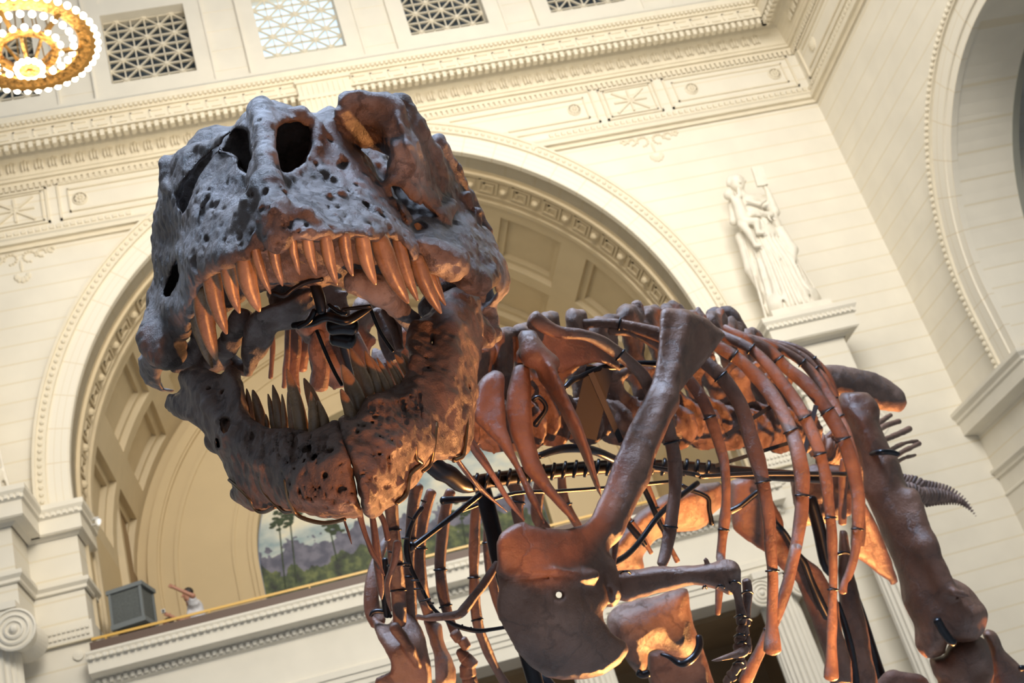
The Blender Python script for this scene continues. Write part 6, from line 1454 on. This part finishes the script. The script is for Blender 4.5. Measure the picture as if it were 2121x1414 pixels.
SKIN = plain('skin', (0.42, 0.20, 0.13), 0.5, noise=0.08, scale=12); SHIRT = plain('white_shirt', (0.62, 0.62, 0.66), 0.8, noise=0.05, scale=8); HAIR = plain('dark_hair', (0.02, 0.014, 0.012), 0.6)
TROU = plain('dark_trousers', (0.03, 0.03, 0.045), 0.8); SHIRT2 = plain('dark_shirt', (0.05, 0.03, 0.03), 0.8)
def person(label, x0, y0, z0, pose):
    root = empty('person', (x0, y0, z0), label, 'person')
    def c3(x, y, z): return to_cam(np.array([x0 + x, y0 + y, z0 + z]))[0]
    C3 = lambda *p: [c3(*q) for q in p]
    box = [c3(x, y, z) for x in (-0.75, 0.45) for y in (-0.45, 0.35) for z in (0.0, 1.95)]
    v = Vol.around(box, 0.02, 0.011); P = pose
    v.cap(C3((P['hx'], -.02, P['hz'] - 0.20), (P['hx'], -.02, P['hz'] - 0.10)), [0.055, 0.055], 0.03)
    v.cap(C3((P['hx'], 0.0, P['hz'] + 0.03), (P['hx'] - 0.005, -0.01, P['hz'] - 0.02)), [0.095, 0.085], 0.03); v.cap(C3((P['hx'] - 0.03, -0.03, P['hz'] - 0.085)), [0.05], 0.03)
    v.cap(C3((P['hx'] - 0.085, -0.045, P['hz'] + 0.01), (P['hx'] - 0.108, -0.055, P['hz'] - 0.035)), [0.014, 0.018], 0.012)
    v.cap(C3((P['hx'] - 0.078, -0.075, P['hz'] + 0.015)), [0.012], 0.006, '-'); v.cap(C3((P['hx'] - 0.085, -0.045, P['hz'] - 0.075), (P['hx'] - 0.06, -0.075, P['hz'] - 0.075)), [0.007], 0.004, '-')
    v.cap(C3((P['hx'] + 0.015, -0.095, P['hz'] - 0.01), (P['hx'] + 0.015, -0.095, P['hz'] - 0.04)), [0.018, 0.012], 0.008)
    v.cap(C3((0, 0, 0.92), (0, 0, 1.15), (0.0, 0, 1.38)), [0.13, 0.14, 0.13], 0.05); v.cap(C3((0, -0.15, 1.42), (0, 0.15, 1.42)), [0.075, 0.075], 0.06)
    for s_ in (-1, 1): v.cap(C3((0, s_ * 0.09, 0.9), (0.0, s_ * 0.1, 0.48), (0.0, s_ * 0.1, 0.09), (-0.14, s_ * 0.1, 0.05)), [0.095, 0.065, 0.045, 0.04], 0.03)
    for arm in P['arms']:
        v.cap(C3(*arm), [0.058, 0.043, 0.030], 0.03); h = np.array(arm[-1]); d_ = h - np.array(arm[-2]); d_ /= np.linalg.norm(d_); up = np.array([0, 0.1, 1.0]); up -= d_ * (up @ d_); up /= np.linalg.norm(up)
        v.cap(C3(tuple(h), tuple(h + d_ * 0.08)), [0.03, 0.034], 0.015)
        for k in range(4): q = h + d_ * 0.08 + up * (k - 1.5) * 0.022; v.cap(C3(tuple(q), tuple(q + d_ * (0.045, 0.055, 0.05, 0.038)[k]), tuple(q + d_ * 0.06 - np.array([0, 0.02, 0.0]))), [0.011, 0.010, 0.008], 0.004)
        q = h + d_ * 0.03 + up * 0.03; v.cap(C3(tuple(q), tuple(q + up * 0.035 + d_ * 0.02)), [0.013, 0.009], 0.006)
    vol_obj('body', v, SKIN, root, it=1)
    v = Vol.around(box, 0.02, 0.012)
    v.cap(C3((0, 0, 0.90), (0.0, 0, 1.15), (0.0, 0, 1.36)), [0.155, 0.165, 0.155], 0.05); v.cap(C3((0, -0.15, 1.41), (0, 0.15, 1.41)), [0.10, 0.10], 0.06)
    for arm in P['arms']:
        a, b_ = np.array(arm[0]), np.array(arm[1]); v.cap(C3(tuple(a), tuple(a + (b_ - a) * P.get('sl', 0.8))), [0.088, 0.072], 0.03)
    v.cap(C3((P['hx'] * 0.8, -0.01, 1.50), (P['hx'], -.02, 1.53)), [0.075, 0.065], 0.02); v.cap(C3((P['hx'], -.02, 1.56), (P['hx'], -.02, 1.70)), [0.065, 0.065], 0.01, '-')
    vol_obj('shirt', v, P['shirt'], root, rough=0.012, rs=9, it=1)
    v = Vol.around(box, 0.02, 0.012)
    for s_ in (-1, 1): v.cap(C3((0, s_ * 0.07, 0.92), (0.0, s_ * 0.1, 0.48), (0.0, s_ * 0.1, 0.10)), [0.125, 0.085, 0.065], 0.03)
    vol_obj('trousers', v, TROU, root, it=1)
    v = Vol.around([c3(P['hx'] + x, y, P['hz'] + z) for x in (-.2, .2) for y in (-.2, .2) for z in (-.2, .2)], 0.02, 0.009)
    v.cap(C3((P['hx'] + 0.018, 0.012, P['hz'] + 0.045)), [0.103], 0.02); v.cap(C3((P['hx'] + 0.045, 0.01, P['hz'] - 0.03)), [0.075], 0.02)
    v.cap(C3((P['hx'] - 0.10, -0.04, P['hz'] - 0.05)), [0.10], 0.01, '-'); v.cap(C3((P['hx'] - .01, -0.15, P['hz'] - 0.05)), [0.07], 0.01, '-')
    vol_obj('hair', v, HAIR, root, rough=0.004, rs=40, it=1)
    return root
# the man leaning at the rail: one arm thrown up in front of his face, the other holding a small camera out
man = person('man in a white shirt at the gallery rail, one arm raised before his face', -2.12, 24.62, 8.0 - 0.18, dict(hx=-0.10, hz=1.66, shirt=SHIRT, sl=0.45,
    arms=[((-0.02, -0.17, 1.44), (0.02, -0.30, 1.52), (-0.27, -0.33, 1.74)), ((-0.02, 0.02, 1.36), (-0.22, -0.20, 1.08), (-0.44, -0.30, 1.22))]))
b = MB(); q = np.array([-2.12 - 0.56, 24.62 - 0.35, 7.82 + 1.33])
b.box(q[0] - .035, q[0] + .035, q[1] - .05, q[1] + .0, q[2] - 0.03, q[2] + 0.04); o = b.build('camera_body', plain('silver_camera', (0.5, 0.5, 0.52), 0.3, 0.5))
ck_ = empty('compact_camera', q, 'small silver camera held out in the hand of the man in white', 'camera'); o.parent = ck_; o.location = -Vector(q)
b = MB(); b.lathe(q + (0, -0.05, 0.005), [(0.022, 0), (0.022, 0.02), (0.015, 0.022)], 14, (0, -1, 0)); b.build('lens', M['blackm'], ck_)
person('dark-haired person crouched low behind the rail, half hidden by the grey speaker', -2.62, 24.62, 8.0 - 0.68, dict(hx=-0.06, hz=1.66, shirt=SHIRT2, sl=0.8,
    arms=[((0.0, -0.17, 1.42), (0.04, -0.2, 1.15), (-0.12, -0.28, 1.0)), ((0.0, 0.17, 1.42), (0.04, 0.2, 1.15), (-0.12, 0.1, 1.0))]))
